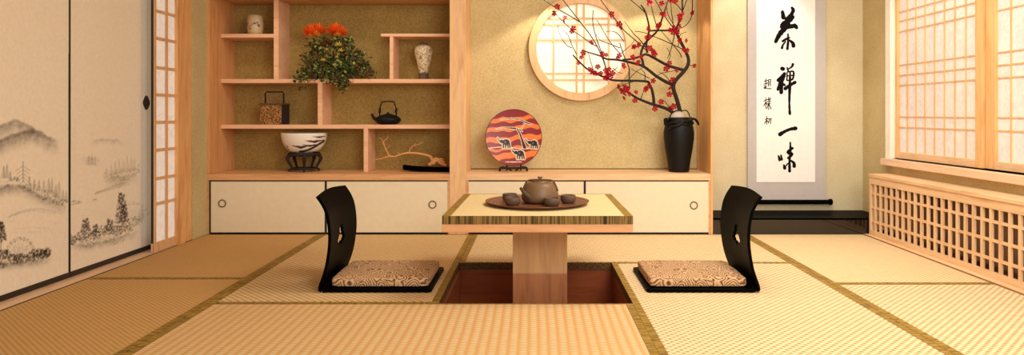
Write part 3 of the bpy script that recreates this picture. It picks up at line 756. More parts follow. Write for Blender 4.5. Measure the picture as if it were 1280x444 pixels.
b = BM(); tube(b, [(px_-.045, pY-.065, TS+.028, .014), (px_-.072, pY-.080, TS+.050, .011), (px_-.088, pY-.088, TS+.073, .008), (px_-.094, pY-.092, TS+.080, .0075)], 12)
obj('teapot_spout', b, 'clay_dark', tp, smooth=True)
b = BM(); R = []
tube(b, [(px_-.084, pY-.02, TS+.062, .005), (px_-.071, pY-.015, TS+.095, .0045), (px_-.055, pY-.012, TS+.110, .004), (px_, pY-.034, TS+.1155, .004), (px_+.055, pY-.012, TS+.110, .004), (px_+.071, pY-.015, TS+.095, .0045), (px_+.086, pY-.02, TS+.058, .005)], 10)
obj('teapot_handle', b, 'clay_dark', tp, smooth=True)
for k, (cx, cy, lab) in enumerate(((-.118, 3.385, 'brown clay tea cup at the rear left of the tray'), (-.100, 3.245, 'brown clay tea cup at the front left of the tray'),
                      (.087, 3.215, 'brown clay tea cup at the front right of the tray, before the teapot'), (.169, 3.325, 'brown clay tea cup at the far right of the tray'))):
    c = thing('tea_cup', lab, 'cup', (cx, cy, TS), 'tea cups around the teapot')
    b = BM(); r = .0365
    lathe(b, [(0, TS), (.027, TS), (.029, TS+.003), (r*.95, TS+.008), (r*1.04, TS+.018), (r*1.04, TS+.028), (r*.98, TS+.037), (r*.94, TS+.039), (r*.86, TS+.038), (r*.9, TS+.022), (r*.7, TS+.008), (0, TS+.006)], cx, cy, 32)
    obj('cup_body', b, 'cup_clay', c, smooth=True)

# ------------------------------------------------------------------ legless chairs with cushions
CX = .0255
prof = [(.000, -.470), (.002, -.960), (.006, -.980), (.030, -.985), (.070, -.972), (.121, -.957), (.18, -.946), (.238, -.941), (.30, -.943), (.357, -.952), (.40, -.972), (.436, -.995)]
def chair(label, s):
    # s=+1 faces +x (left chair), s=-1 mirrored about x = CX
    def X(x): return x if s > 0 else 2*CX-x
    Y0, Y1 = 3.11, 3.56
    t = thing('floor_chair', label, 'chair', (X(-.72), 3.335, 0))
    b = BM(); b2 = slab(b, [(X(-.966), Y0), (X(-.478), Y0), (X(-.468), Y0+.012), (X(-.468), Y1-.012), (X(-.478), Y1), (X(-.966), Y1)][::1 if s > 0 else -1], .0, .017)
    obj('seat_board', b, 'black_lacquer', t, .003)
    # curved back as a grid: v along the profile, u across; hollow in the middle, with a gourd-shaped hole
    bp = smooth_pts([(z, x) for z, x in ((.002, -.975), (.010, -.985), (.034, -.983), (.075, -.968), (.121, -.955), (.18, -.945), (.238, -.940), (.30, -.943), (.357, -.953), (.40, -.972), (.436, -.997))], 5)
    # resample the profile
    nu = 46
    def hole(y, z):
        dy = (y-3.335)*1.0
        return (dy/.056)**2+((z-.212)/.028)**2 < 1 or (dy/.030)**2+((z-.252)/.028)**2 < 1
    bm = BM()
    th = .014; G = [[], []]
    for k, (z, x) in enumerate(bp):
        a = bp[max(k-1, 0)]; c = bp[min(k+1, len(bp)-1)]; d = Vector((c[1]-a[1], c[0]-a[0])).normalized(); n = Vector((d.y, -d.x))   # toward the sitter
        for side in (0, 1):
            row = []
            for u in range(nu+1):
                f = u/nu; y = Y0+(Y1-Y0)*f
                dip = .016*math.sin(PI*f)*min(1, z/.12)     # hollowed towards the back in the middle
                zz = z
                if k > len(bp)-8: zz = z+.010*math.sin(PI*f)*(k-(len(bp)-8))/7
                ox = n.x*th*side; oz = n.y*th*side
                row.append(bm.verts.new((X(x-dip+ox), y, max(.001, zz+oz))))
            G[side].append(row)
    nk = len(bp); keep = [[True]*nu for _ in range(nk-1)]
    for k in range(nk-1):
        for u in range(nu):
            y = Y0+(Y1-Y0)*(u+.5)/nu; z = (bp[k][0]+bp[k+1][0])/2
            if hole(y, z): keep[k][u] = False
    for k in range(nk-1):
        for u in range(nu):
            if not keep[k][u]: continue
            for side in (0, 1): bm.faces.new((G[side][k][u], G[side][k][u+1], G[side][k+1][u+1], G[side][k+1][u]))
            for (dk, du, i, j) in ((0, -1, (k, u), (k+1, u)), (0, 1, (k, u+1), (k+1, u+1)), (-1, 0, (k, u), (k, u+1)), (1, 0, (k+1, u), (k+1, u+1))):
                kk, uu = k+dk, u+du
                if not (0 <= kk < nk-1 and 0 <= uu < nu) or not keep[kk][uu]:
                    bm.faces.new((G[0][i[0]][i[1]], G[0][j[0]][j[1]], G[1][j[0]][j[1]], G[1][i[0]][i[1]]))
    o = obj('backrest', bm, 'black_lacquer', t, smooth=False)
    return t
chair('black lacquered legless floor chair left of the table, its back to the shelves', 1)
chair('black lacquered legless floor chair right of the table, near the scroll', -1)
def cushion(label, s):
    def X(x): return x if s > 0 else 2*CX-x
    x0, x1, y0, y1, z0, z1 = -.937, -.484, 3.135, 3.525, .0175, .063
    b = BM(); nx, ny, nz = 22, 20, 6
    bmesh.ops.create_cube(b, size=1)
    bmesh.ops.subdivide_edges(b, edges=b.edges[:], cuts=14, use_grid_fill=True)
    for v in b.verts:
        u, w_, h = v.co.x*2, v.co.y*2, v.co.z*2
        e_ = max(abs(u), abs(w_))
        r = .05
        puff = (1-abs(u)**6)*(1-abs(w_)**6)
        hh = h*(.86+.14*puff)
        su = 1-.014*(h*h)-.010*(w_**4); sw = 1-.016*(h*h)-.010*(u**4)
        wr = .0012*math.sin(u*17+w_*5)+.001*math.sin(w_*23)
        zz = z0+(z1-z0)*(hh+1)/2 + (wr if h > 0 else 0)+(.006*puff if h > .9 else 0)
        zz = max(z0, zz-(0 if h > -.9 else 0))
        v.co = Vector((X((x0+x1)/2+u*su*(x1-x0)/2), (y0+y1)/2+w_*sw*(y1-y0)/2, zz))
    o = obj('seat_cushion', b, 'brocade_cushion', None, smooth=True)
    mt = o.modifiers.new('smooth', 'SUBSURF'); mt.levels = 1; mt.render_levels = 1
    return tag(o, label, 'cushion')
cushion('flat brown brocade cushion lying on the left floor chair', 1)
cushion('flat brown brocade cushion lying on the right floor chair', -1)

# ------------------------------------------------------------------ things on the shelves
def on(x, y, Y): return yp(x, y, Y)
def eps(z): return z+.0005
# painted cylinder pot, top left
Yo = 4.86; cx = on(319.2, 0, Yo)[0]
t = thing('brush_pot', 'small cream pot with dark painted sprig on the top left shelf', 'pot', (cx, Yo, zA))
b = BM(); r = .056; h = .142
pr = [(0, zA), (r*.72, zA), (r*.78, zA+.006)]+[(r*(.90+.12*math.sin(PI*k/14)), zA+.012+(h-.016)*k/14) for k in range(15)]+[(r*.80, zA+h-.004), (r*.8, zA+.02), (0, zA+.02)]
lathe(b, pr, cx, Yo, 64); o = obj('pot_body', b, 'painted_ceramic', t, smooth=True)
def sprig(p, c0, w0, z0, sc, base, dark):
    u = (p.x-c0)/sc; v = (p.z-z0)/sc
    if p.y > w0: return base
    n = mnoise.noise(Vector((u*2.6+3, v*3.1, 1.7)))
    d = abs(v-.25*math.sin(u*4)-n*.6)
    return dark if (d < .12 and abs(u) < .9) or (n > .38 and abs(v) < .7) else base
paint(o, lambda p: sprig(p, cx, Yo, zA+h*.48, .05, (196, 170, 132), (60, 36, 24)))
# basket with handle
Yo = 4.87; bx0, bx1 = on(324, 0, 4.79)[0], on(351.5, 0, 4.79)[0]
t = thing('tea_basket', 'small square gold-patterned box with tall carrying handle on the middle shelf', 'box', ((bx0+bx1)/2, Yo, zC))
hz = on(0, 129, 4.80)[1]
obj('box_body', box(bx0+.003, bx1-.002, 4.796, 4.95, zC, hz-.012), 'woven_gold', t, .003)
obj('box_lid', box(bx0-.002, bx1+.003, 4.792, 4.955, hz-.012, hz), 'clay_dark', t, .002)
b = BM(); bx(b, bx1-.0015, bx1+.0015, 4.80, 4.945, zC+.003, hz-.013); obj('side_cover', b, 'branch_bark', t)
b = BM(); yh = 4.87; hx0, hx1 = on(329, 0, yh)[0], on(357, 0, yh)[0]; hh = on(0, 115, yh)[1]
tube(b, [(bx0+.012, yh, hz, .006), (bx0+.012, yh, hh-.012, .006), (bx0+.02, yh, hh, .005), (bx1-.02, yh, hh, .005), (bx1-.012, yh, hh-.012, .006), (bx1-.012, yh, hz, .006)], 8, 0)
obj('carrying_handle', b, 'branch_bark', t, smooth=True)
# iron kettle
Yo = 4.87; cx = on(485, 0, Yo)[0]; z0 = zC; sc = Yo/FPX
t = thing('iron_kettle', 'black cast iron kettle with hooped handle on the middle shelf', 'kettle', (cx, Yo, z0))
b = BM(); lathe(b, [(0, z0), (.055, z0), (.078, z0+.010), (.092, z0+.030), (.088, z0+.046), (.066, z0+.062), (.040, z0+.070), (0, z0+.072)], cx, Yo, 40); obj('kettle_body', b, 'black_iron', t, smooth=True)
b = BM(); lathe(b, [(.034, z0+.069), (.032, z0+.074), (.012, z0+.078), (.006, z0+.081), (.010, z0+.088), (0, z0+.091)], cx, Yo, 24); obj('kettle_lid', b, 'black_iron', t, smooth=True)
b = BM(); tube(b, [(cx-.07, Yo, z0+.028, .017), (cx-.098, Yo, z0+.044, .012), (cx-.112, Yo, z0+.066, .009), (cx-.117, Yo, z0+.076, .010)], 12); obj('kettle_spout', b, 'black_iron', t, smooth=True)
b = BM(); tube(b, [(cx-.058, Yo, z0+.058, .006), (cx-.060, Yo, z0+.10, .0045), (cx-.047, Yo, z0+.152, .0045), (cx-.035, Yo, z0+.164, .0045), (cx+.035, Yo, z0+.164, .0045), (cx+.047, Yo, z0+.152, .0045), (cx+.060, Yo, z0+.10, .0045), (cx+.058, Yo, z0+.058, .006)], 8); obj('kettle_handle', b, 'black_iron', t, smooth=True)
for s_ in (-1, 1):
    b = BM(); tube(b, [(cx+s_*.058, Yo-.006, z0+.085, .009), (cx+s_*.060, Yo+.006, z0+.115, .008)], 8, 0); obj('handle_lug', b, 'black_iron', t)
# cream vase in the cubby
Yo = 4.87; cx = on(529.5, 0, Yo)[0]; z0 = zB
t = thing('cream_vase', 'crackled cream vase with dark foot in the upper right cubbyhole', 'vase', (cx, Yo, z0))
b = BM(); lathe(b, [(0, z0), (.038, z0), (.040, z0+.008), (.034, z0+.016), (.036, z0+.036), (.040, z0+.042), (0, z0+.042)], cx, Yo, 32); obj('vase_stand', b, 'cup_clay', t, smooth=True)
b = BM(); lathe(b, [(0, z0+.042), (.030, z0+.042), (.034, z0+.060), (.042, z0+.10), (.055, z0+.15), (.064, z0+.19), (.064, z0+.212), (.056, z0+.232), (.034, z0+.244), (.024, z0+.248), (0, z0+.248)], cx, Yo, 40); obj('vase_body', b, 'crackle_ceramic', t, smooth=True)
b = BM(); lathe(b, [(.026, z0+.247), (.030, z0+.254), (.022, z0+.262), (.006, z0+.266), (0, z0+.272)], cx, Yo, 24); obj('vase_lid', b, 'cup_clay', t, smooth=True)
# bowl on a footed stand
Z4 = .4093
Yo = 4.84; cx = on(380.3, 0, Yo)[0]; z0 = Z4
st = thing('bowl_stand', 'dark carved stand with curved legs beneath the white bowl', 'stand', (cx, Yo, z0))
b = BM(); lathe(b, [(.060, z0+.116), (.108, z0+.112), (.112, z0+.124), (.106, z0+.134), (.062, z0+.128), (.060, z0+.116)], cx, Yo, 40); obj('stand_ring', b, 'branch_bark', st, smooth=True)
b = BM(); lathe(b, [(.072, z0+.014), (.096, z0+.014), (.096, z0+.026), (.072, z0+.026), (.072, z0+.014)], cx, Yo, 40); obj('base_ring', b, 'branch_bark', st)
for k in range(5):
    a = -PI/2+.32+2*PI*k/5; ca, sa = math.cos(a), math.sin(a)
    b = BM(); tube(b, [(cx+ca*.100, Yo+sa*.100, z0+.122, .014), (cx+ca*.118, Yo+sa*.118, z0+.095, .013), (cx+ca*.100, Yo+sa*.100, z0+.055, .009), (cx+ca*.088, Yo+sa*.088, z0+.028, .008), (cx+ca*.110, Yo+sa*.110, z0+.009, .009)], 10)
    obj('leg', b, 'branch_bark', st, smooth=True)
zb0 = z0+.128
t = thing('painted_bowl', 'large white bowl painted with dark flying birds on carved stand', 'bowl', (cx, Yo, zb0))
b = BM()
pr = [(0, zb0), (.056, zb0), (.058, zb0+.006)]
R_, Hb = .157, .145
for k in range(1, 57):
    f = k/56; pr.append((.058+(R_-.058)*math.sin(f*PI/2)**.8, zb0+.006+(Hb-.006)*(1-math.cos(f*PI/2))**.85))
pr += [(R_-.007, zb0+Hb), (R_*.8, zb0+Hb*.5), (.05, zb0+.03), (0, zb0+.025)]
Hk = min(1.0, (zC-(CH-sz(0)*0)-0)/1) if False else 1.0
lathe(b, pr, cx, Yo, 96); o = obj('bowl_body', b, 'painted_ceramic', t, smooth=True)
def bowlpaint(p):
    if p.y > Yo: return (238, 232, 220)
    u = (p.x-cx)/.157; v = (p.z-zb0)/.145
    def bird(uu, vv, s):
        a = (u-uu)/s; c = (v-vv)/s
        return abs(c-.25*abs(a)+.1) < .20-.16*abs(a) and abs(a) < 1.1
    if bird(.12, .36, .34) or bird(.48, .42, .26) or bird(.66, .62, .3) or bird(.84, .82, .2) or (u > .0 and abs(v-.12-.55*u*u) < .05): return (58, 40, 30)
    if -.95 < u < -.5 and v < .42 and mnoise.noise(Vector((u*12, v*10, 0))) > .05: return (120, 74, 44)
    return (240, 234, 222)
paint(o, bowlpaint)
# driftwood on black boat tray
Yo = 4.82
def dp(x, y, dy=0): a = on(x, y, Yo+dy); return (a[0], Yo+dy, a[1])
t = thing('boat_tray', 'shallow black boat-shaped tray on the lowest shelf', 'tray', (on(533, 0, Yo)[0], Yo, Z4))
b = BM(); ns = 28; rows_ = []
xL, xRr = on(504, 0, Yo)[0], -.592
for k in range(ns+1):
    f = k/ns; x = xL+(xRr-xL)*f; hw = .075*math.sin(PI*min(1, .06+f*.94*.62))**.7; rise = .012+.022*(1-f)**3
    rows_.append([b.verts.new((x, Yo+s_*hw*q, z)) for s_, q, z in ((-1, 1, Z4+rise+.014), (-1, .7, Z4+(.012*(1-f)**2)), (1, .7, Z4+(.012*(1-f)**2)), (1, 1, Z4+rise+.014), (1, .88, Z4+rise+.012), (1, .6, Z4+.010+.012*(1-f)**2), (-1, .6, Z4+.010+.012*(1-f)**2), (-1, .88, Z4+rise+.012))])
for A, B in zip(rows_, rows_[1:]):
    for k in range(8): b.faces.new((A[k], A[(k+1)%8], B[(k+1)%8], B[k]))
b.faces.new(rows_[0]); b.faces.new(rows_[-1])
obj('tray_body', b, 'black_lacquer', t)
t = thing('driftwood', 'pale twisted driftwood branch rising from the black boat tray', 'driftwood', (on(545, 0, Yo)[0], Yo, Z4+.014))
b = BM()
def dw(pts, r0, r1, seg=8):
    n = len(pts); tube(b, [(*dp(*p), r0+(r1-r0)*k/(n-1)) for k, p in enumerate(pts)], seg, 5)
dw([(543, 205.5), (540, 200), (538.5, 196.5), (533, 194), (522, 192), (510, 191.4), (500, 193.5), (493, 196), (486.5, 195.6), (478, 198), (468.5, 199.8)], .013, .0028)
dw([(486.5, 195.6), (484, 190), (481, 184), (479, 178), (483, 174), (486, 170)], .0045, .0015)
dw([(481, 182), (478, 175), (473, 172)], .003, .0012); dw([(482.5, 187), (488, 182)], .002, .001)
dw([(511, 191.5), (513, 186), (517, 182.5), (524, 180.5), (528, 177.5)], .0045, .0015); dw([(517, 182.5), (520, 179)], .002, .001)
dw([(500, 193.5), (497, 190)], .003, .0015)
dr = obj('branch', b, 'drift_wood', t, smooth=True)
b = BM()
dw([(536, 206.5), (542, 203), (547, 200.5), (549, 203), (553, 205.5), (558, 207)], .014, .010, 10)
dw([(541, 201), (545, 198.5), (551, 200.5), (556, 204)], .012, .006, 10); dw([(547, 201), (552, 198.6), (555, 200)], .007, .003)
obj('root_lump', b, 'drift_wood', t, smooth=True)

# flower arrangement
Yo = 4.83; cx = on(415, 0, Yo)[0]
t = thing('flower_arrangement', 'bushy flower arrangement with orange blooms spilling over the shelf', 'flower arrangement', (cx, Yo, zB))
b = BM(); lathe(b, [(0, zB), (.055, zB), (.075, zB+.03), (.08, zB+.07), (.068, zB+.075), (.06, zB+.03), (0, zB+.03)], cx, Yo+.05, 32); obj('planter', b, 'clay_dark', t, smooth=True)
random.seed(5)
clusters = [(415, 86, 24, 10, 260), (415, 72, 34, 22, 260), (392, 80, 18, 16, 130), (440, 74, 20, 14, 130), (400, 56, 16, 9, 80), (428, 54, 16, 10, 90), (424, 90, 34, 9, 150), (384, 93, 12, 6, 60), (404, 96, 20, 5, 80),
            (432, 104, 12, 6, 60), (424, 101, 16, 5, 50), (380, 101, 8, 4, 24), (452, 84, 10, 8, 60), (462, 92, 6, 5, 26), (435, 111, 5, 4, 16), (383, 110, 3, 2, 6)]
plain('orange_petal', (250, 110, 34), .7, .2); bs = {'leaf_dark': BM(), 'leaf_light': BM(), 'leaf_red': BM()}
def leafm(bm, p, L, wd):
    d = Vector((random.uniform(-1, 1), random.uniform(-1, .2), random.uniform(-.6, 1))).normalized(); s_ = d.orthogonal().normalized()
    s_ = Matrix.Rotation(random.uniform(0, 2*PI), 3, d) @ s_; n = d.cross(s_)
    pts = [p, p+d*L*.35+s_*wd-n*wd*.3, p+d*L*.75+s_*wd*.7, p+d*L-n*L*.15, p+d*L*.75-s_*wd*.7, p+d*L*.35-s_*wd-n*wd*.3]
    v = [bm.verts.new(q) for q in pts]; m_ = bm.verts.new(p+d*L*.5+n*wd*.25)
    for k in range(6): bm.faces.new((v[k], v[(k+1)%6], m_))
for x, y, rx, ry, n in clusters:
    for _ in range(int(n*1.45)):
        a = random.uniform(0, 2*PI); r_ = random.random()**.55
        px2, py2 = x+rx*r_*math.cos(a), y+ry*r_*math.sin(a)
        dY = random.uniform(-.07, .10) if py2 < 97 else random.uniform(-.13, -.065)
        q = yp(px2, py2, Yo); P_ = Vector((q[0], Yo+dY, q[1]))
        if P_.z < zB+.01 and P_.y > SY-.012: P_.y = SY-.02-random.uniform(0, .04)
        k_ = random.random(); m_ = 'leaf_light' if (k_ < .28 and abs(px2-418) < 24) or k_ < .12 else ('leaf_red' if k_ > .84 else 'leaf_dark')
        leafm(bs[m_], P_, random.uniform(.018, .034), random.uniform(.006, .011))
for m_, nm in (('leaf_dark', 'dark green leaves'), ('leaf_light', 'light green leaves'), ('leaf_red', 'reddish leaves')):
    o = obj('foliage', bs[m_], m_, t); o['label'] = nm
b = BM()
for x, y in ((395, 44), (421, 42), (408, 54), (424, 58), (460, 84), (466, 92), (372, 90), (378, 74), (450, 60), (463, 78), (386, 108), (436, 108)):
    q = yp(x, y, Yo-.02); low = y > 97
    if low: pts = [(cx, Yo-.05, zB+.06, .002), ((cx+q[0])/2, SY-.03, zB+.045, .0018), (q[0], SY-.045, q[1], .001)]
    else: pts = [(cx, Yo+.04, zB+.04, .003), ((cx+q[0])/2, Yo-.02, (q[1]+zB)/2+.04, .002), (q[0], Yo-.03, q[1], .0015)]
    tube(b, pts, 6, 4)
obj('stems', b, 'stem_green', t)
def bloom(name, x, y, dY, R, mat, n=70, squash=.8):
    q = yp(x, y, Yo+dY); c = Vector((q[0], Yo+dY, q[1])); b = BM()
    for k in range(n):
        a = 2.399*k; el = (k+.5)/n; ph = math.acos(1-1.35*el)
        d = Vector((math.sin(ph)*math.cos(a), -math.sin(ph)*math.sin(a)*.8, math.cos(ph)*squash+.15)).normalized()
        s_ = d.cross(Vector((0, 0, 1))).normalized() if abs(d.z) < .98 else Vector((1, 0, 0)); L = R*random.uniform(.8, 1.1); wd = R*.15
        v = [b.verts.new(p) for p in (c, c+d*L*.6+s_*wd, c+d*L+Vector((0, 0, R*.1)), c+d*L*.6-s_*wd)]; b.faces.new(v)
    obj(name, b, mat, t)
for a in ((390, 43, -.08, .078), (398, 40, -.07, .066), (419, 41, -.08, .074), (426, 43, -.06, .06)): bloom('orange_bloom', *a, 'orange_petal')
for a in ((395, 44, -.10, .04), (422, 44, -.10, .036), (388, 46, -.1, .03)): bloom('orange_bloom', *a, 'amber_petal', 40, 1)
for a in ((408, 53, -.08, .03), (404, 58, -.09, .026)): bloom('orange_bloom', *a, 'leaf_red', 30)
for a in ((423, 57, -.09, .032), (426, 64, -.10, .026), (404, 76, -.10, .024), (418, 82, -.10, .02), (421, 72, -.10, .018)): bloom('yellow_bloom', *a, 'yellow_petal', 24)

# ------------------------------------------------------------------ plate on stand, in the alcove
Yo = 4.80; PRr = 35.6*Yo/FPX; pc = yp(642, 172, Yo)
st = thing('plate_stand', 'small dark curved stand holding up the striped plate', 'stand', (pc[0], Yo+.01, Z4))
zc = pc[1]; zlow = zc-PRr
b = BM()
for s_ in (-1, 1):
    bb = BM()
    x = pc[0]+s_*.05
    tube(bb, [(x+s_*.045, Yo-.045, Z4+.007, .007), (x+s_*.042, Yo-.045, Z4+.028, .009), (x+s_*.02, Yo-.035, Z4+.034, .008), (x-s_*.01, Yo-.028, Z4+.026, .007), (x-s_*.03, Yo-.03, Z4+.014, .006), (x-s_*.034, Yo-.03, Z4+.007, .006)], 8); obj('scroll_foot', bb, 'branch_bark', st, smooth=True)
    bb = BM(); tube(bb, [(x, Yo-.035, Z4+.032, .006), (x, Yo+.01, Z4+.012, .006), (x, Yo+.058, Z4+.03, .006), (x, Yo+.085, Z4+.15, .005)], 8); obj('support_arm', bb, 'branch_bark', st, smooth=True)
bb = BM(); tube(bb, [(pc[0]-.085, Yo-.04, Z4+.033, .007), (pc[0], Yo-.04, Z4+.028, .008), (pc[0]+.085, Yo-.04, Z4+.033, .007)], 8); obj('cross_bar', bb, 'branch_bark', st, smooth=True)
t = thing('display_plate', 'round red and orange striped plate with black elephants and acacia tree', 'plate', (pc[0], Yo, zlow))
b = BM(); nr, na = 62, 220; tilt = .10
def plate_pt(r, a, back=0):
    u, v = r*math.cos(a), r*math.sin(a)
    dep = .018*(1-(r/PRr)**2)+back*.008
    return (pc[0]+u, Yo+dep+(v+PRr)*tilt, zc+v)
rg = [[b.verts.new(plate_pt(0, 0))]]+[[b.verts.new(plate_pt(PRr*k/nr, 2*PI*q/na)) for q in range(na)] for k in range(1, nr+1)]
for q in range(na): b.faces.new((rg[0][0], rg[1][q], rg[1][(q+1)%na]))
for k in range(1, nr):
    for q in range(na): b.faces.new((rg[k][q], rg[k+1][q], rg[k+1][(q+1)%na], rg[k][(q+1)%na]))
bk = [b.verts.new(plate_pt(PRr*.99, 2*PI*q/na, 1)) for q in range(na)]; ct = b.verts.new(plate_pt(0, 0, 1))
for q in range(na): b.faces.new((rg[nr][q], bk[q], bk[(q+1)%na], rg[nr][(q+1)%na])); b.faces.new((bk[q], ct, bk[(q+1)%na]))
o = obj('plate_body', b, 'painted_plate', t, smooth=True)
MAR, ORA, WHI, BLK = (140, 28, 34), (242, 128, 52), (246, 226, 196), (24, 18, 20)
def segd(x, y, pts):
    m = 9
    for (a, c) in zip(pts, pts[1:]):
        dx, dy = c[0]-a[0], c[1]-a[1]; L = dx*dx+dy*dy
        tt = max(0, min(1, ((x-a[0])*dx+(y-a[1])*dy)/L)) if L else 0
        m = min(m, math.hypot(x-a[0]-tt*dx, y-a[1]-tt*dy)-(a[2]+(c[2]-a[2])*tt if len(a) > 2 else 0))
    return m
def eleph(x, y, ex, ey, s):                 # signed distance-like value of an elephant silhouette facing left
    x, y = (x-ex)/s, (y-ey)/s
    d = min(math.hypot((x-.15)/1.25, y)-.52, math.hypot(x+.62, y+.12)-.34, segd(x, y, [(-.3, .2, .14), (-.35, .95, .12)]), segd(x, y, [(.1, .3, .13), (.05, .95, .12)]),
            segd(x, y, [(.45, .3, .13), (.5, .95, .12)]), segd(x, y, [(.72, .2, .14), (.85, .95, .12)]), segd(x, y, [(-.85, -.15, .14), (-1.15, -.35, .10), (-1.35, -.75, .07)]))
    return d*s
def platec(p):
    if p.y > Yo+.03+(p.z-zlow)*tilt: return MAR
    x = (p.x-pc[0])/PRr; y = -(p.z-zc)/PRr          # y down
    rr = math.hypot(x, y)
    if rr > .975: return (96, 22, 26)
    for (ex, ey, s) in ((-.30, .17, .20), (.68, .20, .19), (.20, .56, .20)):
        d = eleph(x, y, ex, ey, s)
        if d < 0: return BLK if math.hypot(x-ex, y-ey) > s*.16 else (150, 90, 60)
        if d < .028: return WHI
    d = segd(x, y, [(.38, .34, .06), (.30, .10, .035), (.22, -.12, .025), (.12, -.30, .02)])
    if d < 0: return BLK
    if d < .02: return WHI
    d = min(segd(x, y, [(-.62, -.30, .008), (-.3, -.34, .012), (.02, -.32, .03), (.18, -.28, .02), (.3, -.22, .01)]), segd(x, y, [(-.45, -.62, .005), (-.1, -.68, .012), (.25, -.62, .012), (.5, -.5, .02), (.62, -.46, .01)]), segd(x, y, [(.2, -.18, .008), (.35, -.45, .008), (.45, -.55, .008)]))
    if d < 0: return BLK
    if d < .02: return WHI
    if abs(y-.37-.03*math.sin(x*4)) < .014 and x < .75: return WHI
    if abs(y-.86) < .012 and abs(x) < .3: return WHI
    yy = y+.10*x+.03*math.sin(x*6+y*3)+.02*math.sin(x*13)
    for lim, c in ((-.72, MAR), (-.56, ORA), (-.40, MAR), (-.25, ORA), (-.05, MAR), (.13, ORA), (.34, MAR), (.42, ORA), (.52, MAR), (.74, ORA), (2, MAR)):
        if yy < lim: return c
paint(o, platec)

# ------------------------------------------------------------------ black vase with plum branches
Yo = 4.80; vx = yp(848.5, 0, Yo)[0]; z0 = Z4
t = thing('black_vase', 'tall matt black vase with knotted neck at right end of the counter', 'vase', (vx, Yo, z0))
vz = lambda y: yp(0, y, Yo)[1]; vr = lambda px: px*Yo/FPX
b = BM(); lathe(b, [(0, z0), (vr(12.3), z0), (vr(12.8), z0+.012), (vr(14.5), vz(200)), (vr(17), vz(186)), (vr(18.7), vz(172)), (vr(18.8), vz(165)), (vr(17.6), vz(158)), (vr(15.2), vz(153)), (vr(13), vz(150)), (vr(13.2), vz(147)), (vr(10.5), vz(146.6)), (vr(10), vz(152)), (0, vz(156))], vx, Yo, 48)
obj('vase_body', b, 'black_iron', t, smooth=True)
b = BM()
for k, (rr_, yy_, ph) in enumerate(((16.2, 152, 0), (16.8, 154.5, 1.3), (15.2, 149.5, 2.2))):
    tube(b, [(vx+vr(rr_)*math.cos(q*PI/12), Yo+vr(rr_)*math.sin(q*PI/12), vz(yy_)+.006*math.sin(q*PI/12*3+ph), .0095+.002*math.sin(q*1.7)) for q in range(25)], 8, 0)
tube(b, [(vx+.05, Yo-.075, vz(151), .011), (vx+.09, Yo-.07, vz(148.5), .009), (vx+.115, Yo-.06, vz(152), .009), (vx+.128, Yo-.05, vz(156), .006)], 8)
tube(b, [(vx+.02, Yo-.085, vz(150), .010), (vx-.02, Yo-.10, vz(156), .010), (vx-.06, Yo-.09, vz(158), .009), (vx-.09, Yo-.07, vz(163), .005)], 8)
tube(b, [(vx-.08, Yo-.05, vz(150), .010), (vx-.105, Yo-.04, vz(149), .009), (vx-.105, Yo-.04, vz(156), .007)], 8)
obj('neck_rope', b, 'black_iron', t, smooth=True)
b = BM(); R = []
lathe(b, [(vr(10)*math.cos(a), vz(147.8)+vr(9.4)*math.sin(a)) for a in [PI/2*k/8 for k in range(8)]]+[(0, vz(147.8)+vr(9.4))], vx-.012, Yo, 32)
b2 = obj('neck_stuffing', b, 'ball_grey', t, smooth=True)
b = BM(); tube(b, [(vx-vr(12), Yo-.02, vz(148), .0045), (vx-vr(10.5), Yo-.02, vz(143), .004), (vx-vr(5), Yo-.03, vz(138.6), .004), (vx, Yo-.03, vz(138), .004)], 8)
tube(b, [(vx+vr(3), Yo, vz(139), .004), (vx+vr(9), Yo, vz(138), .004), (vx+vr(13), Yo, vz(143), .004), (vx+vr(14), Yo, vz(149), .0045)], 8)
obj('wire_loop', b, 'black_iron', t)

def bdep(x, y):
    return 4.79 + .055*math.sin(x*.045+.6)*min(1, (150-y)/60) - .03*math.cos(y*.06)*min(1, (150-y)/60)
def B3(x, y, r):
    Y = bdep(x, y); q = yp(x, y, Y); return (q[0], Y, q[1], r)
def br(bm, pts, w0, w1, seg=7):
    n = len(pts); tube(bm, [B3(p[0], p[1], (w0+(w1-w0)*k/(n-1))/2*1.12*4.8/FPX) for k, p in enumerate(pts)], seg, 4)
tall = thing('plum_branch', 'tall forked branch with red blossoms rising from the black vase', 'branch', (vx, Yo, vz(147)))
b = BM()
br(b, [(849.5, 149), (850, 140), (846.5, 126), (841.7, 106), (854, 90), (859.5, 82), (860.5, 73), (854.5, 59), (847.7, 46), (844.4, 37)], 5.2, 3.2)
br(b, [(844.4, 37), (849, 27), (852.8, 17), (852.8, 0), (854, -14)], 2.6, 1.4)
br(b, [(841.7, 106), (832, 102), (819.7, 94.7), (804.4, 83), (788, 78), (770, 74.6), (759, 74), (749, 69.5), (730.5, 64)], 4.2, 1.4)
br(b, [(856, 88), (845, 85), (833, 81), (818, 72.7), (808, 68), (802, 69.8), (791, 73.6), (778, 74.6)], 3.8, 2)
br(b, [(844.4, 37), (833, 38), (822, 38), (811, 38.5)], 2.4, 2.0)
br(b, [(804.4, 83), (803, 76), (801, 68), (804, 58), (809, 51), (822, 38), (829, 18.6), (834, 3), (838, -12)], 3.2, 1.6)
br(b, [(809, 66), (808, 55), (811, 40), (810.5, 29), (806, 13.5), (801, 6)], 2.6, 1.6)
def twigs(bm, L): 
    for w0, w1, *pts in L: br(bm, pts, w0, w1, 6)
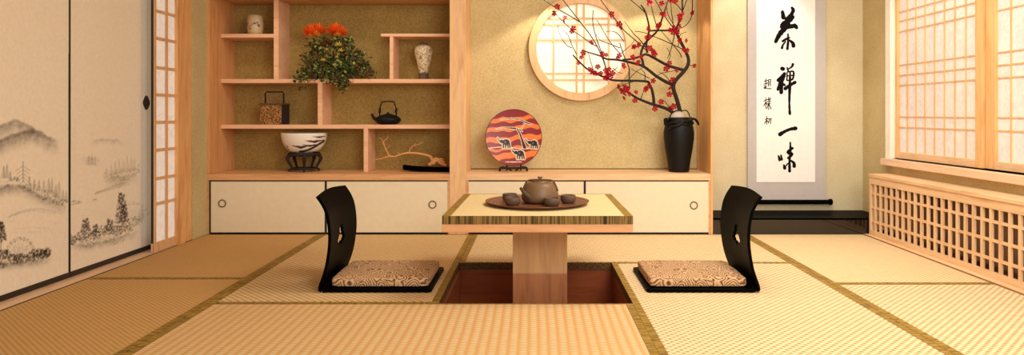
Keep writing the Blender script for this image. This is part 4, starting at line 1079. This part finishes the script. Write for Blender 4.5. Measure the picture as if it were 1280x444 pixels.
twigs(b, [(1.3, .7, (844, 40), (839, 61), (834, 74)), (1.2, .7, (844, 38), (832, 22), (819, 0), (812, -12)), (1.2, .8, (865.5, -10), (865.5, 0), (864.6, 20), (858, 31), (849, 36)),
          (1.1, .7, (854.5, 62), (835, 53), (820.7, 47), (806, 41), (793.7, 39)), (1.1, .7, (852, 72), (849.4, 66), (838, 52), (825.8, 38)), (1.1, .7, (842, 36), (841, 26), (839, 12), (838.4, -8)),
          (1.1, .7, (822, 36), (817, 20), (814, 7), (812, 0)), (1.2, .7, (806, 15), (797, 7), (788.6, 0), (780, -8)), (1.0, .6, (844, 34), (835, 18), (832, 0)), (1.2, .8, (846, 33), (857, 4), (860, -8)),
          (1.2, .8, (853, 14), (846, 6), (836, -3)), (1.4, .7, (809, 62), (800, 50), (792, 42), (781, 27)), (1.3, .8, (809, 64), (796, 52), (780, 38), (774.6, 31.5), (763.6, 17), (751, 0), (745, -10)),
          (1.5, .9, (759, 97), (757, 84), (749, 63), (738, 44), (725.7, 28), (703.7, 0), (696, -10)), (1.3, .9, (727, 29), (716, 22), (697, 11), (680, 0), (672, -6)),
          (1.2, .8, (746, 58), (738, 53.6), (726, 45), (714.7, 37), (703.7, 27), (694, 17)), (1, .6, (715, 60), (709, 57), (703.7, 50.5), (699, 41), (697, 31.5)),
          (1.1, .6, (721, 68), (715.5, 58), (710, 44), (703.7, 38), (700, 38)), (1.3, .8, (757, 84), (752, 66), (744.7, 45.7), (741, 28), (741.5, 12.6)),
          (1.1, .6, (776, 68), (767, 58), (759, 47), (751, 33), (746, 25)), (1.1, .6, (775, 60), (762, 55), (750, 50), (745, 43)), (1, .6, (780, 52), (772, 42), (764, 39), (758, 39.5)),
          (1.4, 1, (787, 111), (786.5, 95), (786, 84), (780, 70), (774.6, 53.6)), (1, .6, (741, 86), (738, 76), (735, 66), (730, 63)), (.9, .6, (785, 100), (795, 90), (804, 84)),
          (.9, .6, (815, 101), (826, 92), (840, 89), (848, 86)), (1, .6, (838, 103), (832, 95), (824, 90)), (.9, .6, (812, 98), (800, 92), (789, 86)), (.9, .6, (833, 80), (838, 70), (834, 60)),
          (1, .7, (860, 80), (864, 82), (869, 80)), (1, .6, (848, 58), (850, 44), (858, 40)), (.9, .6, (775, 68), (782, 62), (789, 56), (793, 50)), (.8, .5, (766, 85), (772, 90), (779, 92))])
obj('stem', b, 'branch_bark', tall, smooth=True)
low = thing('plum_branch', 'low branch with red blossoms reaching left from the vase across the window', 'branch', (vx-.02, Yo, vz(146)))
b = BM()
br(b, [(846, 148), (843, 143), (838, 138.6), (829, 134.5), (817, 131), (806, 127), (795, 122), (783, 114)], 5.0, 2.2)
br(b, [(817, 131), (817, 124), (815, 113), (812, 106), (809, 102), (796, 101), (770, 100.6), (759, 98), (743, 91), (733.6, 86), (724, 77), (716, 68.7)], 3.6, 1.6)
twigs(b, [(1, .6, (801, 124), (804, 116), (808, 108)), (1.0, .6, (795, 101), (782, 105), (770, 110)), (1, .6, (806, 102), (806, 92), (801, 86)), (1, .7, (755, 96), (765, 90), (772, 84)), (.9, .6, (838, 137), (832, 128), (826, 124)), (.9, .6, (790, 119), (782, 110), (777, 103))])
obj('stem', b, 'branch_bark', low, smooth=True)
# blossoms: one five-petalled mesh, copied
bm = BM(); c = bm.verts.new((0, -.002, 0))
for k in range(5):
    a = 2*PI*k/5; R = .019
    pts = [(math.cos(a+q)*R*rr_, -.004-.007*(rr_), math.sin(a+q)*R*rr_) for q, rr_ in ((-.55, .45), (-.60, .85), (-.25, 1.15), (.25, 1.15), (.60, .85), (.55, .45))]
    v = [bm.verts.new(p) for p in pts]; bm.faces.new([c]+v).material_index = 0
lathe(bm, [(0, -.001), (.004, 0), (.004, .003), (0, .004)], 0, -.006, 8, mi=1)
blo_me = bpy.data.meshes.new('blossom'); bm.to_mesh(blo_me); bm.free(); blo_me.materials.append(M['red_petal']); blo_me.materials.append(M['red_dark'])
random.seed(3)
hi_b = [(697, 8), (694, 17), (703, 27), (706, 23), (716, 36), (714, 39), (738, 54), (763, 18), (774, 31), (777, 34), (757, 70), (753, 68), (728, 66), (726, 71), (770, 72), (773, 70), (777.6, 83), (798.7, 78), (795, 80), (836, 79), (832, 85), (844.6, 89), (866.6, 82), (841, 101), (817, 67),
        (810.6, 3), (813, 6), (808, 5), (826.6, 5), (826.6, 17), (829, 19), (822, 34), (824, 31), (837.6, 38), (841, 41), (845, 37), (848, 33), (846, 41), (840, 34), (850, 20), (853, 19), (848, 24), (863, 16), (866, 17), (850, 51), (856, 51), (854.5, 65), (858, 63), (809, 36), (808, 47), (811, 46), (795, 58), (793, 60), (797, 56), (815, 64), (812, 61), (817, 68), (790, 72.6), (842.7, 1), (837, 1), (791, 58), (801, 72)]
lo_b = [(747, 83), (757, 88), (762, 87), (750, 91), (759, 94), (765, 92), (740, 90), (737, 87), (760, 98), (763, 96), (756, 97), (779, 115), (785, 118), (781, 122), (777, 112), (775, 108), (783, 112), (780, 119), (794, 116), (808, 110), (811, 108), (806, 112), (816, 101), (836, 109), (836, 117.6), (825.5, 128), (839, 136), (793, 127), (818, 136), (779.6, 110), (842, 133), (724, 79), (745, 92)]
for L, par in ((hi_b, tall), (lo_b, low)):
    off = origin_of(par)
    for x, y in L:
        q = B3(x, y, 0)
        o = bpy.data.objects.new('blossom', blo_me); COL.objects.link(o); o.parent = par
        o.location = Vector((q[0], q[1]-.012, q[2]))-off
        o.rotation_euler = (random.uniform(-.7, .7), random.uniform(0, 6.28), random.uniform(-.8, .8)); s_ = random.uniform(.75, 1.15); o.scale = (s_, s_, s_)
